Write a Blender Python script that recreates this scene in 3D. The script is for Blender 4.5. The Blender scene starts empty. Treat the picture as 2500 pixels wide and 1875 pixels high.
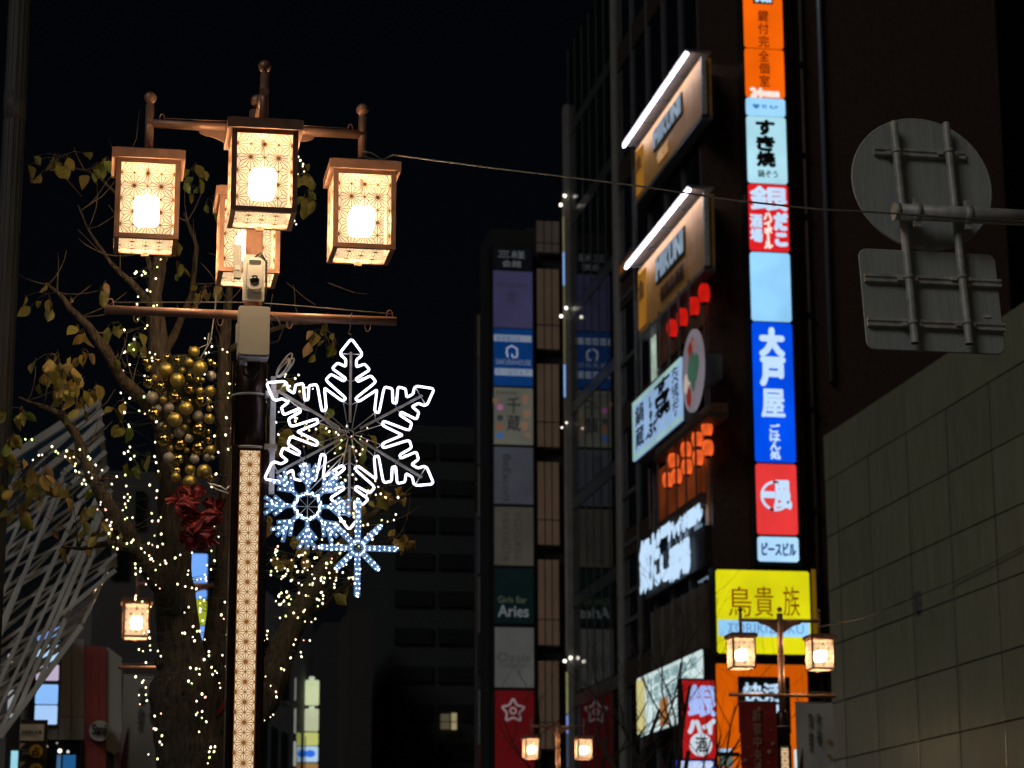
import bpy, math, random
from mathutils import Vector, Matrix, noise

sc = bpy.context.scene
col = sc.collection
random.seed(7)

# ------------------------------------------------------------------ camera
FPX = 5760.0                      # focal length in pixels of the 2500 x 1875 photograph
up_c = Vector((-73, 25000, -FPX)).normalized()
st_c = Vector((-1030, -1330, -FPX))
st_c = (st_c - up_c * up_c.dot(st_c)).normalized()
xx_c = st_c.cross(up_c)
ROT = Matrix((xx_c, st_c, up_c))  # camera space -> world; world Y runs along the street
CAM = Vector((0, 0, 1.55))
cam = bpy.data.objects.new('camera', bpy.data.cameras.new('camera'))
col.objects.link(cam)
cam.matrix_world = Matrix.Translation(CAM) @ ROT.to_4x4()
cam.data.sensor_width = 36
cam.data.lens = 36 * FPX / 2500
cam.data.clip_start = 0.1
cam.data.clip_end = 2000
cam.data.dof.use_dof = True
cam.data.dof.focus_distance = 12.3
cam.data.dof.aperture_fstop = 4.6
sc.camera = cam

# ------------------------------------------------------------------ world, night sky with an added fill sun, exposure
SUN_EL, SUN_AZ = math.radians(38), math.radians(230)   # added soft fill light from behind and left of the camera
world = bpy.data.worlds.new('World'); sc.world = world
world.use_nodes = True
wn = world.node_tree.nodes; wl = world.node_tree.links
wn.clear()
sky = wn.new('ShaderNodeTexSky'); sky.sky_type = 'NISHITA'; sky.sun_disc = False
sky.sun_elevation = SUN_EL; sky.sun_rotation = SUN_AZ
sky.air_density = .6; sky.dust_density = 4.0
bgn = wn.new('ShaderNodeBackground'); bgn.inputs['Strength'].default_value = 0.00075
won = wn.new('ShaderNodeOutputWorld')
wl.new(sky.outputs[0], bgn.inputs[0]); wl.new(bgn.outputs[0], won.inputs[0])
sl = bpy.data.lights.new('sun', 'SUN'); sl.energy = 0.3; sl.angle = math.radians(25); sl.color = (1.0, .97, .9)
so = bpy.data.objects.new('sun', sl); col.objects.link(so)
sd = Vector((math.sin(SUN_AZ) * math.cos(SUN_EL), math.cos(SUN_AZ) * math.cos(SUN_EL), math.sin(SUN_EL)))
so.rotation_euler = sd.to_track_quat('Z', 'Y').to_euler()
so.location = (0, -10, 30)
sc.view_settings.view_transform = 'Standard'
sc.view_settings.look = 'None'
sc.view_settings.exposure = 0
sc.view_settings.gamma = 1
sc.view_settings.use_curve_mapping = False
sc.render.engine = 'CYCLES'
sc.cycles.use_denoising = True
sc.cycles.sample_clamp_indirect = 4
sc.cycles.max_bounces = 6
sc.cycles.transparent_max_bounces = 12
sc.cycles.caustics_reflective = False
sc.cycles.caustics_refractive = False

# ------------------------------------------------------------------ pixel -> place
def ray(x, y): return ROT @ Vector((x - 1250, 937.5 - y, -FPX)) / FPX
def atY(x, y, Y):
    d = ray(x, y); return CAM + d * (Y / d.y)
def atX(x, y, X):
    d = ray(x, y); return CAM + d * (X / d.x)
def hit(x, y, o, n):
    d = ray(x, y); return CAM + d * ((o - CAM).dot(n) / d.dot(n))

# ------------------------------------------------------------------ materials
MATS = {}
def mat(name, c, rough=.6, metal=0., var=.25, scale=6., bump=0., spec=.5, rvar=0., coat=0.):
    if name in MATS: return MATS[name]
    m = bpy.data.materials.new(name); m.use_nodes = True
    nt = m.node_tree; b = nt.nodes['Principled BSDF']
    b.inputs['Roughness'].default_value = rough; b.inputs['Metallic'].default_value = metal
    b.inputs['Specular IOR Level'].default_value = spec
    b.inputs['Coat Weight'].default_value = coat
    tc = nt.nodes.new('ShaderNodeTexCoord')
    n = nt.nodes.new('ShaderNodeTexNoise'); n.inputs['Scale'].default_value = scale; n.inputs['Detail'].default_value = 6
    nt.links.new(tc.outputs['Object'], n.inputs['Vector'])
    r = nt.nodes.new('ShaderNodeValToRGB')
    lo = tuple(v * (1 - var) for v in c); hi = tuple(min(1, v * (1 + var)) for v in c)
    r.color_ramp.elements[0].position = .3; r.color_ramp.elements[1].position = .7
    r.color_ramp.elements[0].color = (*lo, 1); r.color_ramp.elements[1].color = (*hi, 1)
    nt.links.new(n.outputs['Fac'], r.inputs[0]); nt.links.new(r.outputs[0], b.inputs['Base Color'])
    if rvar:
        mr = nt.nodes.new('ShaderNodeMapRange')
        mr.inputs['To Min'].default_value = max(0, rough - rvar); mr.inputs['To Max'].default_value = min(1, rough + rvar)
        nt.links.new(n.outputs['Fac'], mr.inputs['Value']); nt.links.new(mr.outputs[0], b.inputs['Roughness'])
    if bump:
        bp = nt.nodes.new('ShaderNodeBump'); bp.inputs['Strength'].default_value = bump; bp.inputs['Distance'].default_value = .01
        nt.links.new(n.outputs['Fac'], bp.inputs['Height']); nt.links.new(bp.outputs[0], b.inputs['Normal'])
    MATS[name] = m; return m
def srgb(r, g, b):
    f = lambda v: (v / 255 / 12.92) if v <= 10 else ((v / 255 + .055) / 1.055) ** 2.4
    return (f(r), f(g), f(b))
def emis(name, c, s=1., var=.06, scale=1.5, sample=True):
    if name in MATS: return MATS[name]
    m = bpy.data.materials.new(name); m.use_nodes = True
    nt = m.node_tree; nt.nodes.clear()
    o = nt.nodes.new('ShaderNodeOutputMaterial'); e = nt.nodes.new('ShaderNodeEmission'); e.inputs[1].default_value = s
    if var:
        tc = nt.nodes.new('ShaderNodeTexCoord'); n = nt.nodes.new('ShaderNodeTexNoise'); n.inputs['Scale'].default_value = scale
        r = nt.nodes.new('ShaderNodeValToRGB')
        r.color_ramp.elements[0].position = .3; r.color_ramp.elements[1].position = .7
        r.color_ramp.elements[0].color = (*[v * (1 - var) for v in c], 1); r.color_ramp.elements[1].color = (*[v * (1 + var) for v in c], 1)
        nt.links.new(tc.outputs['Object'], n.inputs['Vector']); nt.links.new(n.outputs['Fac'], r.inputs[0]); nt.links.new(r.outputs[0], e.inputs[0])
    else:
        e.inputs[0].default_value = (*c, 1)
    nt.links.new(e.outputs[0], o.inputs[0])
    if not sample: m.cycles.emission_sampling = 'NONE'
    MATS[name] = m; return m
def sign(r, g, b, k=1.):          # a glowing sign face; also gives unlit signs a painted-in glow
    return emis('sign_%d_%d_%d_%g' % (r, g, b, k), srgb(r, g, b), k, .13, .9)

COPPER = mat('copper paint', (.47, .25, .17), .4, .35, .18, 14, rvar=.08)
BRONZE = mat('dark bronze', (.05, .026, .02), .32, .5, .25, 12, rvar=.1)
STEEL = mat('galvanised steel', (.6, .59, .56), .5, .15, .25, 18, rvar=.12)
SIGNBACK = mat('sign back aluminium', (.46, .49, .48), .6, .0, .1, 7, rvar=.12)
_nt = SIGNBACK.node_tree; _mp = _nt.nodes.new('ShaderNodeMapping'); _mp.inputs['Scale'].default_value = (9, 1, .7)
_nz = next(n for n in _nt.nodes if n.type == 'TEX_NOISE'); _tc = next(n for n in _nt.nodes if n.type == 'TEX_COORD')
_nt.links.new(_tc.outputs['Object'], _mp.inputs[0]); _nt.links.new(_mp.outputs[0], _nz.inputs['Vector'])
GREYBOX = mat('grey plastic box', (.52, .5, .46), .5, 0, .06, 5)
WHITEPL = mat('white plastic', (.75, .74, .7), .4, 0, .05, 5)
BLACK = mat('black rubber', (.012, .012, .013), .5, 0, .2, 8)
DARKMETAL = mat('dark frame metal', (.03, .031, .034), .45, .4, .2, 8)
GREYMETAL = mat('grey frame metal', (.2, .21, .22), .45, .4, .2, 8)
BARK = mat('bark', (.06, .045, .032), .9, 0, .7, 5, bump=1.)
_nt = BARK.node_tree; _mp = _nt.nodes.new('ShaderNodeMapping'); _mp.inputs['Scale'].default_value = (9, 9, 2.2)
_nz = next(n for n in _nt.nodes if n.type == 'TEX_NOISE'); _nz.inputs['Detail'].default_value = 9; _tc = next(n for n in _nt.nodes if n.type == 'TEX_COORD')
_nt.links.new(_tc.outputs['Object'], _mp.inputs[0]); _nt.links.new(_mp.outputs[0], _nz.inputs['Vector'])
next(n for n in _nt.nodes if n.type == 'BUMP').inputs['Distance'].default_value = .03
TWIG = mat('twig', (.12, .09, .06), .85, 0, .4, 30)
GLASSDARK = mat('dark window glass', (.008, .01, .012), .04, 0, .2, 3, spec=.9)
BROWNTILE = mat('brown tile', (.075, .042, .03), .55, 0, .3, 9)
CONCRETE = mat('concrete', (.3, .3, .29), .85, 0, .2, 4)
ASPHALT = mat('asphalt', (.05, .05, .052), .85, 0, .3, 30)
PAVING = mat('paving', (.22, .2, .18), .8, 0, .2, 5)
WIRE = mat('cable', (.25, .24, .22), .5, 0, .1, 5)
LEDWIRE = mat('string wire', (.03, .04, .02), .6, 0, .1, 5)

def paper():                      # frosted lantern panel: passes a little light straight, scatters the rest
    m = bpy.data.materials.new('lantern panel'); m.use_nodes = True
    nt = m.node_tree; nt.nodes.clear(); L = nt.links
    o = nt.nodes.new('ShaderNodeOutputMaterial')
    tr = nt.nodes.new('ShaderNodeBsdfTransparent'); tr.inputs[0].default_value = (1, .86, .66, 1)
    tl = nt.nodes.new('ShaderNodeBsdfTranslucent'); tl.inputs[0].default_value = (.0085, .0067, .0046, 1)
    df = nt.nodes.new('ShaderNodeBsdfDiffuse'); df.inputs[0].default_value = (.5, .45, .36, 1)
    em = nt.nodes.new('ShaderNodeEmission'); em.inputs[0].default_value = (1, .68, .43, 1); em.inputs[1].default_value = .5
    a1 = nt.nodes.new('ShaderNodeAddShader'); a2 = nt.nodes.new('ShaderNodeMixShader'); a2.inputs[0].default_value = .12
    a3 = nt.nodes.new('ShaderNodeAddShader')
    mx0 = nt.nodes.new('ShaderNodeMixShader'); mx0.inputs[0].default_value = .05
    L.new(tl.outputs[0], mx0.inputs[1]); L.new(df.outputs[0], mx0.inputs[2])
    L.new(mx0.outputs[0], a1.inputs[0]); L.new(em.outputs[0], a1.inputs[1])
    L.new(a1.outputs[0], a2.inputs[1]); L.new(tr.outputs[0], a2.inputs[2])
    L.new(a2.outputs[0], o.inputs[0])
    return m
PAPER = paper()
BULB = emis('lantern bulb', (1, .83, .6), 640, 0)
STRIP = emis('pole light panel', srgb(255, 222, 178), .84, .05, 3)
NEON = emis('neon white', (.8, .78, 1.0), 3.2, .22, 9)
LEDB = emis('led cool', (.62, .8, 1.0), 5.5, .1, 30)
FAIRY = emis('fairy warm white', (1, .84, .5), 3.0, .1, 9)
FAIRYG = emis('fairy green white', (.86, 1, .4), 2.2, .1, 9)
FAIRYP = emis('fairy pink white', (1, .55, .42), 2.4, .1, 9)
def ropetube():
    m = bpy.data.materials.new('clear rope tube'); m.use_nodes = True
    nt = m.node_tree; nt.nodes.clear(); L = nt.links
    o = nt.nodes.new('ShaderNodeOutputMaterial'); tr = nt.nodes.new('ShaderNodeBsdfTransparent')
    tr.inputs[0].default_value = (.9, .95, 1, 1)
    e = nt.nodes.new('ShaderNodeEmission'); e.inputs[0].default_value = (.17, .36, .72, 1); e.inputs[1].default_value = .62
    g = nt.nodes.new('ShaderNodeBsdfGlossy'); g.inputs['Roughness'].default_value = .2
    mx = nt.nodes.new('ShaderNodeMixShader'); mx.inputs[0].default_value = .55
    mg = nt.nodes.new('ShaderNodeMixShader'); mg.inputs[0].default_value = .1
    L.new(tr.outputs[0], mx.inputs[1]); L.new(e.outputs[0], mx.inputs[2]); L.new(mx.outputs[0], mg.inputs[1]); L.new(g.outputs[0], mg.inputs[2])
    L.new(mg.outputs[0], o.inputs[0]); return m
ROPE = ropetube()

# ------------------------------------------------------------------ mesh builder
class MB:
    def __init__(s): s.v = []; s.f = []; s.sm = []
    def add(s, vs, fs, smooth=False):
        b = len(s.v); s.v += [Vector(v) for v in vs]
        for f in fs: s.f.append([i + b for i in f]); s.sm.append(smooth)
        return s
    def box(s, a, b):
        (x0, y0, z0), (x1, y1, z1) = a, b
        return s.add([(x0,y0,z0),(x1,y0,z0),(x1,y1,z0),(x0,y1,z0),(x0,y0,z1),(x1,y0,z1),(x1,y1,z1),(x0,y1,z1)],
                     [(3,2,1,0),(4,5,6,7),(0,1,5,4),(1,2,6,5),(2,3,7,6),(3,0,4,7)])
    def obox(s, o, ax, ay, az):          # oriented box: centre and three half vectors
        vs = []
        for k in (-1, 1):
            for i, j in ((-1,-1),(1,-1),(1,1),(-1,1)): vs.append(o + ax*i + ay*j + az*k)
        return s.add(vs, [(3,2,1,0),(4,5,6,7),(0,1,5,4),(1,2,6,5),(2,3,7,6),(3,0,4,7)])
    def bar(s, p, q, w, h, n=None):      # rectangular bar from p to q; n = the direction of its height
        p = Vector(p); q = Vector(q); d = (q - p)
        n = Vector(n) if n is not None else Vector((0, 0, 1))
        u = d.normalized(); side = u.cross(n)
        if side.length < 1e-4: side = u.cross(Vector((0, 1, 0)))
        side.normalize(); nn = side.cross(u)
        return s.obox((p + q) / 2, d / 2, side * w / 2, nn * h / 2)
    def tube(s, pts, r, n=8, closed=False, caps=True):
        pts = [Vector(p) for p in pts]; k = len(pts)
        rs = r if isinstance(r, (list, tuple)) else [r] * k
        b = len(s.v); prev = None
        for i, p in enumerate(pts):
            if closed: t = pts[(i + 1) % k] - pts[i - 1]
            else: t = pts[min(i + 1, k - 1)] - pts[max(i - 1, 0)]
            t = t.normalized() if t.length > 1e-9 else Vector((0, 0, 1))
            if prev is None:
                a = Vector((0, 0, 1)) if abs(t.z) < .9 else Vector((1, 0, 0))
                u = t.cross(a).normalized()
            else:
                u = prev - t * prev.dot(t)
                u = u.normalized() if u.length > 1e-6 else t.orthogonal().normalized()
            prev = u; w = t.cross(u)
            for j in range(n):
                g = 2 * math.pi * j / n
                s.v.append(p + (u * math.cos(g) + w * math.sin(g)) * rs[i])
        for i in range(k if closed else k - 1):
            i2 = (i + 1) % k
            for j in range(n):
                j2 = (j + 1) % n
                s.f.append([b + i*n + j, b + i*n + j2, b + i2*n + j2, b + i2*n + j]); s.sm.append(True)
        if caps and not closed:
            s.f.append([b + j for j in reversed(range(n))]); s.sm.append(False)
            s.f.append([b + (k-1)*n + j for j in range(n)]); s.sm.append(False)
        return s
    def cyl(s, p, q, r, r2=None, n=16): return s.tube([p, q], [r, r if r2 is None else r2], n)
    def sph(s, c, r, seg=14, rings=9, sc_=(1, 1, 1)):
        c = Vector(c); vs = [c + Vector((0, 0, r * sc_[2]))]; fs = []
        for i in range(1, rings):
            a = math.pi * i / rings
            for j in range(seg):
                g = 2 * math.pi * j / seg
                vs.append(c + Vector((math.sin(a)*math.cos(g)*r*sc_[0], math.sin(a)*math.sin(g)*r*sc_[1], math.cos(a)*r*sc_[2])))
        vs.append(c - Vector((0, 0, r * sc_[2])))
        for j in range(seg): fs.append((0, 1 + j, 1 + (j + 1) % seg))
        for i in range(rings - 2):
            for j in range(seg):
                j2 = (j + 1) % seg; a = 1 + i*seg; b = a + seg
                fs.append((a + j, b + j, b + j2, a + j2))
        l = len(vs) - 1; a = 1 + (rings - 2) * seg
        for j in range(seg): fs.append((l, a + (j + 1) % seg, a + j))
        return s.add(vs, fs, True)
    def prism(s, poly, thick):           # poly: points of a flat outline; thick: vector to the other side
        k = len(poly); t = Vector(thick)
        vs = [Vector(p) for p in poly] + [Vector(p) + t for p in poly]
        fs = [tuple(range(k)), tuple(reversed(range(k, 2*k)))] + [(i + k, (i+1) % k + k, (i+1) % k, i) for i in range(k)]
        return s.add(vs, fs)
    def mesh(s, name, origin=(0, 0, 0)):
        o = Vector(origin); me = bpy.data.meshes.new(name)
        me.from_pydata([tuple(v - o) for v in s.v], [], s.f)
        me.polygons.foreach_set('use_smooth', s.sm); me.update()
        return me
    def build(s, name, m, parent=None):
        me = s.mesh(name, wloc(parent)); me.materials.append(m)
        return link(name, me, parent)
def wloc(o):
    p = Vector((0, 0, 0))
    while o is not None: p += o.location; o = o.parent
    return p
def link(name, data, parent=None, loc=None):
    o = bpy.data.objects.new(name, data); col.objects.link(o)
    if parent is not None: o.parent = parent
    if loc is not None: o.location = loc
    return o
def tag(o, label=None, cat=None, group=None, kind=None):
    if label: o['label'] = label
    if cat: o['category'] = cat
    if group: o['group'] = group
    if kind: o['kind'] = kind
    return o
def thing(name, label, cat, loc=(0, 0, 0), group=None):
    o = bpy.data.objects.new(name, None); col.objects.link(o); o.location = loc; o.empty_display_size = .2
    return tag(o, label, cat, group)
def kids(o): return [c for c in bpy.data.objects if c.parent == o]
def copy_tree(o, parent=None):
    c = o.copy(); col.objects.link(c); c.parent = parent
    for ch in kids(o): copy_tree(ch, c)
    return c

# ------------------------------------------------------------------ lettering
TXT = {}
def glyphs(s):
    if s in TXT: return TXT[s]
    c = bpy.data.curves.new('lettering', 'FONT'); c.body = s; c.size = 1; c.resolution_u = 3; c.fill_mode = 'FRONT'
    o = bpy.data.objects.new('lettering', c); col.objects.link(o)
    dg = bpy.context.evaluated_depsgraph_get()
    me = bpy.data.meshes.new_from_object(o.evaluated_get(dg))
    v = [(p.co.x, p.co.y) for p in me.vertices]; f = [list(p.vertices) for p in me.polygons]
    bpy.data.objects.remove(o); bpy.data.curves.remove(c); bpy.data.meshes.remove(me)
    if not v: TXT[s] = None; return None
    x0 = min(p[0] for p in v); x1 = max(p[0] for p in v); y0 = min(p[1] for p in v); y1 = max(p[1] for p in v)
    w = max(x1 - x0, 1e-3); h = max(y1 - y0, 1e-3)
    TXT[s] = ([((p[0]-x0)/w, (p[1]-y0)/h) for p in v], f, w, h); return TXT[s]
def put(mb, s, o, ux, uz, W, H, bold=0., steps=1, turn=False, keep=False):
    g = glyphs(s)
    if g is None: return
    v, f, w, h = g; n = ux.cross(uz)
    if keep:                                   # keep the glyph's proportions inside the cell
        k = min(W / w, H / h); o = o + ux * (W - w*k)/2 + uz * (H - h*k)/2; W, H = w*k, h*k
    offs = [(0, 0)] if not bold else [(bold*math.cos(a), bold*math.sin(a)) for a in [i*math.pi/4 for i in range(8)]] + [(0, 0)]
    for i, (dx, dy) in enumerate(offs):
        if turn: pts = [o + ux*(y*W + dx) + uz*((1-x)*H + dy) + n*.0012*i for x, y in v]
        else: pts = [o + ux*(x*W + dx) + uz*(y*H + dy) + n*.0012*i for x, y in v]
        mb.add(pts, f)
def lettering(parent, s, o, ux, uz, W, H, m, vertical=False, bold=0., turn=False, name='lettering'):
    mb = MB()
    if vertical:
        k = len(s); ch = H / k
        for i, c in enumerate(s):
            oo = o + uz * (H - ch*(i + 1) + ch*.06)
            hh = ch*.88
            if c in 'ー一':
                put(mb, c, oo + ux*W*.42 if c == 'ー' else oo + uz*hh*.45, ux, uz, W*.14 if c == 'ー' else W, hh if c == 'ー' else hh*.12, bold, turn=(c == 'ー'))
            elif c in 'しこの。、いょゃ': put(mb, c, oo + ux*W*.08 + uz*hh*.06, ux, uz, W*.84, hh*.86, bold, keep=True)
            else: put(mb, c, oo, ux, uz, W, hh, bold)
    else: put(mb, s, o, ux, uz, W, H, bold, turn=turn)
    if not mb.v: return None
    return mb.build(name, m, parent)
UX, UY, UZ = Vector((1, 0, 0)), Vector((0, 1, 0)), Vector((0, 0, 1))
def rectY(xl, yt, xr, yb, Y):        # a frontal rectangle at depth Y from photo pixels: x0, x1, z0, z1
    ym = (yt + yb)/2; xm = (xl + xr)/2
    return atY(xl, ym, Y).x, atY(xr, ym, Y).x, atY(xm, yb, Y).z, atY(xm, yt, Y).z
def face_sign(parent, name, px, Y, m, depth=.2, frame=None, fw=.04, label=None, rnd=.0):
    x0, x1, z0, z1 = rectY(*px, Y)
    mb = MB()
    if rnd:
        pts = []
        for cx, cz, a0 in ((x1-rnd, z0+rnd, -90), (x1-rnd, z1-rnd, 0), (x0+rnd, z1-rnd, 90), (x0+rnd, z0+rnd, 180)):
            for i in range(5):
                a = math.radians(a0 + 22.5*i); pts.append(Vector((cx + rnd*math.cos(a), Y, cz + rnd*math.sin(a))))
        mb.prism(pts, (0, .03, 0))
    else: mb.box((x0, Y, z0), (x1, Y + .03, z1))
    p = mb.build(name, m, parent)
    if label: p['label'] = label
    if frame:
        MB().box((x0-fw, Y + .031, z0-fw), (x1+fw, Y + depth, z1+fw)).build('case', frame, parent)
    return p
def ltr(parent, s, px, Y, m, vertical=False, bold=0., turn=False):
    x0, x1, z0, z1 = rectY(*px, Y)
    return lettering(parent, s, Vector((x0, Y - .012, z0)), UX, UZ, x1-x0, z1-z0, m, vertical, bold, turn)
def rectX(xl, ytl, xr, ytr, ybl, X):  # rectangle on a facade facing -X: far Y, near Y, z0, z1
    a = atX(xl, ytl, X); b = atX(xr, ytr, X); c = atX(xl, ybl, X)
    zt = (a.z + b.z)/2
    return a.y, b.y, zt - (a.z - c.z), zt
def ltrX(parent, s, yfar, ynear, z0, z1, X, m, vertical=False, bold=0.):
    return lettering(parent, s, Vector((X - .012, yfar, z0)), -UY, UZ, yfar - ynear, z1 - z0, m, vertical, bold)

# ================================================================== THE SETTING
def sheet(name, x0, x1, y0, y1, z, m):
    return tag(MB().add([(x0,y0,z),(x1,y0,z),(x1,y1,z),(x0,y1,z)], [(0,1,2,3)]).build(name, m), kind='structure')
sheet('ground', -600, 600, -300, 900, -.13, ASPHALT)
sheet('road', 1.5, 8.4, -40, 130, -.124, ASPHALT)
for i, (n_, a, b) in enumerate((('pavement', -9, 1.35), ('pavement', 8.55, 14.46))):
    tag(MB().box((a, -40, -.12), (b, 100, 0)).build(n_, PAVING), kind='structure')
for a in (1.35, 8.4):
    tag(MB().box((a + .003, -40, -.12), (a + .147, 100, .012)).build('kerb', CONCRETE), kind='structure')
LINE = mat('road paint', (.75, .75, .72), .7, 0, .15, 20)
for a in (1.75, 8.05):
    sheet('edge_line', a, a + .12, -40, 110, -.119, LINE)

# ================================================================== STREET LAMP
def rbox(mb, x0, x1, z0, z1, y0, y1, r):
    pts = []
    for cx, cz, a0 in ((x1-r, z0+r, -90), (x1-r, z1-r, 0), (x0+r, z1-r, 90), (x0+r, z0+r, 180)):
        for i in range(6):
            a = math.radians(a0 + 18*i); pts.append(Vector((cx + r*math.cos(a), y0, cz + r*math.sin(a))))
    return mb.prism(pts, (0, y1 - y0, 0))
def asanoha(w, h, cell, cx, cz, star_even=True):
    segs = []
    i0 = int(math.floor((0 - cx)/cell)) - 1; i1 = int(math.ceil((w - cx)/cell)) + 1
    j0 = int(math.floor((0 - cz)/cell)) - 1; j1 = int(math.ceil((h - cz)/cell)) + 1
    for i in range(i0, i1):
        for j in range(j0, j1):
            P = lambda a, b: (cx + (i + a)*cell, cz + (j + b)*cell)
            segs += [(P(0,0), P(1,0)), (P(0,0), P(0,1))]
            if (i + j) % 2 == 0: A, C, B, D = (0,0), (1,1), (1,0), (0,1); p, q = (.7,.3), (.3,.7)
            else: A, C, B, D = (1,0), (0,1), (0,0), (1,1); p, q = (.3,.3), (.7,.7)
            segs += [(P(*A), P(*C))]
            for c_ in (A, C, B): segs.append((P(*c_), P(*p)))
            for c_ in (A, C, D): segs.append((P(*c_), P(*q)))
    out = []
    for (x0, y0), (x1, y1) in segs:          # clip to the panel
        t0, t1 = 0., 1.; dx, dy = x1-x0, y1-y0; ok = True
        for p_, q_ in ((-dx, x0), (dx, w-x0), (-dy, y0), (dy, h-y0)):
            if abs(p_) < 1e-9:
                if q_ < 0: ok = False
            else:
                r = q_/p_
                if p_ < 0: t0 = max(t0, r)
                else: t1 = min(t1, r)
        if ok and t1 - t0 > 1e-3: out.append((x0+dx*t0, y0+dy*t0, x0+dx*t1, y0+dy*t1))
    nodes = []
    for i in range(i0, i1 + 1):
        for j in range(j0, j1 + 1):
            x, y = cx + i*cell, cz + j*cell
            if -1e-6 <= x <= w + 1e-6 and -1e-6 <= y <= h + 1e-6: nodes.append((x, y, (i + j) % 2 == 0))
    return out, nodes
def lattice(mb, o, ux, uz, w, h, cell, cx, cz, lw, nk=1.35):
    n = ux.cross(uz); segs, nd = asanoha(w, h, cell, cx, cz)
    for x0, y0, x1, y1 in segs:
        d = Vector((x1-x0, y1-y0)); L = d.length
        if L < 1e-5: continue
        px, py = -d.y/L*lw/2, d.x/L*lw/2
        mb.add([o + ux*(x0+px) + uz*(y0+py) + n*.002, o + ux*(x0-px) + uz*(y0-py) + n*.002,
                o + ux*(x1-px) + uz*(y1-py) + n*.002, o + ux*(x1+px) + uz*(y1+py) + n*.002], [(0, 1, 2, 3)])
    if nk:
        for x, y, star in nd:
            r = lw*nk if star else lw*nk*.6
            mb.add([o + ux*(x + r*a) + uz*(y + r*b) + n*.0032 for a, b in ((1,0),(0,1),(-1,0),(0,-1))], [(0, 1, 2, 3)])
def thin_ink():                    # printed pattern on the frosted panel: lets part of the light through
    m = bpy.data.materials.new('pattern ink'); m.use_nodes = True
    nt = m.node_tree; nt.nodes.clear(); o = nt.nodes.new('ShaderNodeOutputMaterial')
    tr = nt.nodes.new('ShaderNodeBsdfTransparent'); tr.inputs[0].default_value = (.62, .42, .2, 1)
    d = nt.nodes.new('ShaderNodeBsdfDiffuse'); d.inputs[0].default_value = (.05, .028, .008, 1)
    mx = nt.nodes.new('ShaderNodeMixShader'); mx.inputs[0].default_value = .55
    nt.links.new(tr.outputs[0], mx.inputs[1]); nt.links.new(d.outputs[0], mx.inputs[2]); nt.links.new(mx.outputs[0], o.inputs[0]); return m
INK = thin_ink()
LW, LH, LZ = .33, .426, 5.022          # lantern body width, height and bottom
ARM = .565
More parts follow.
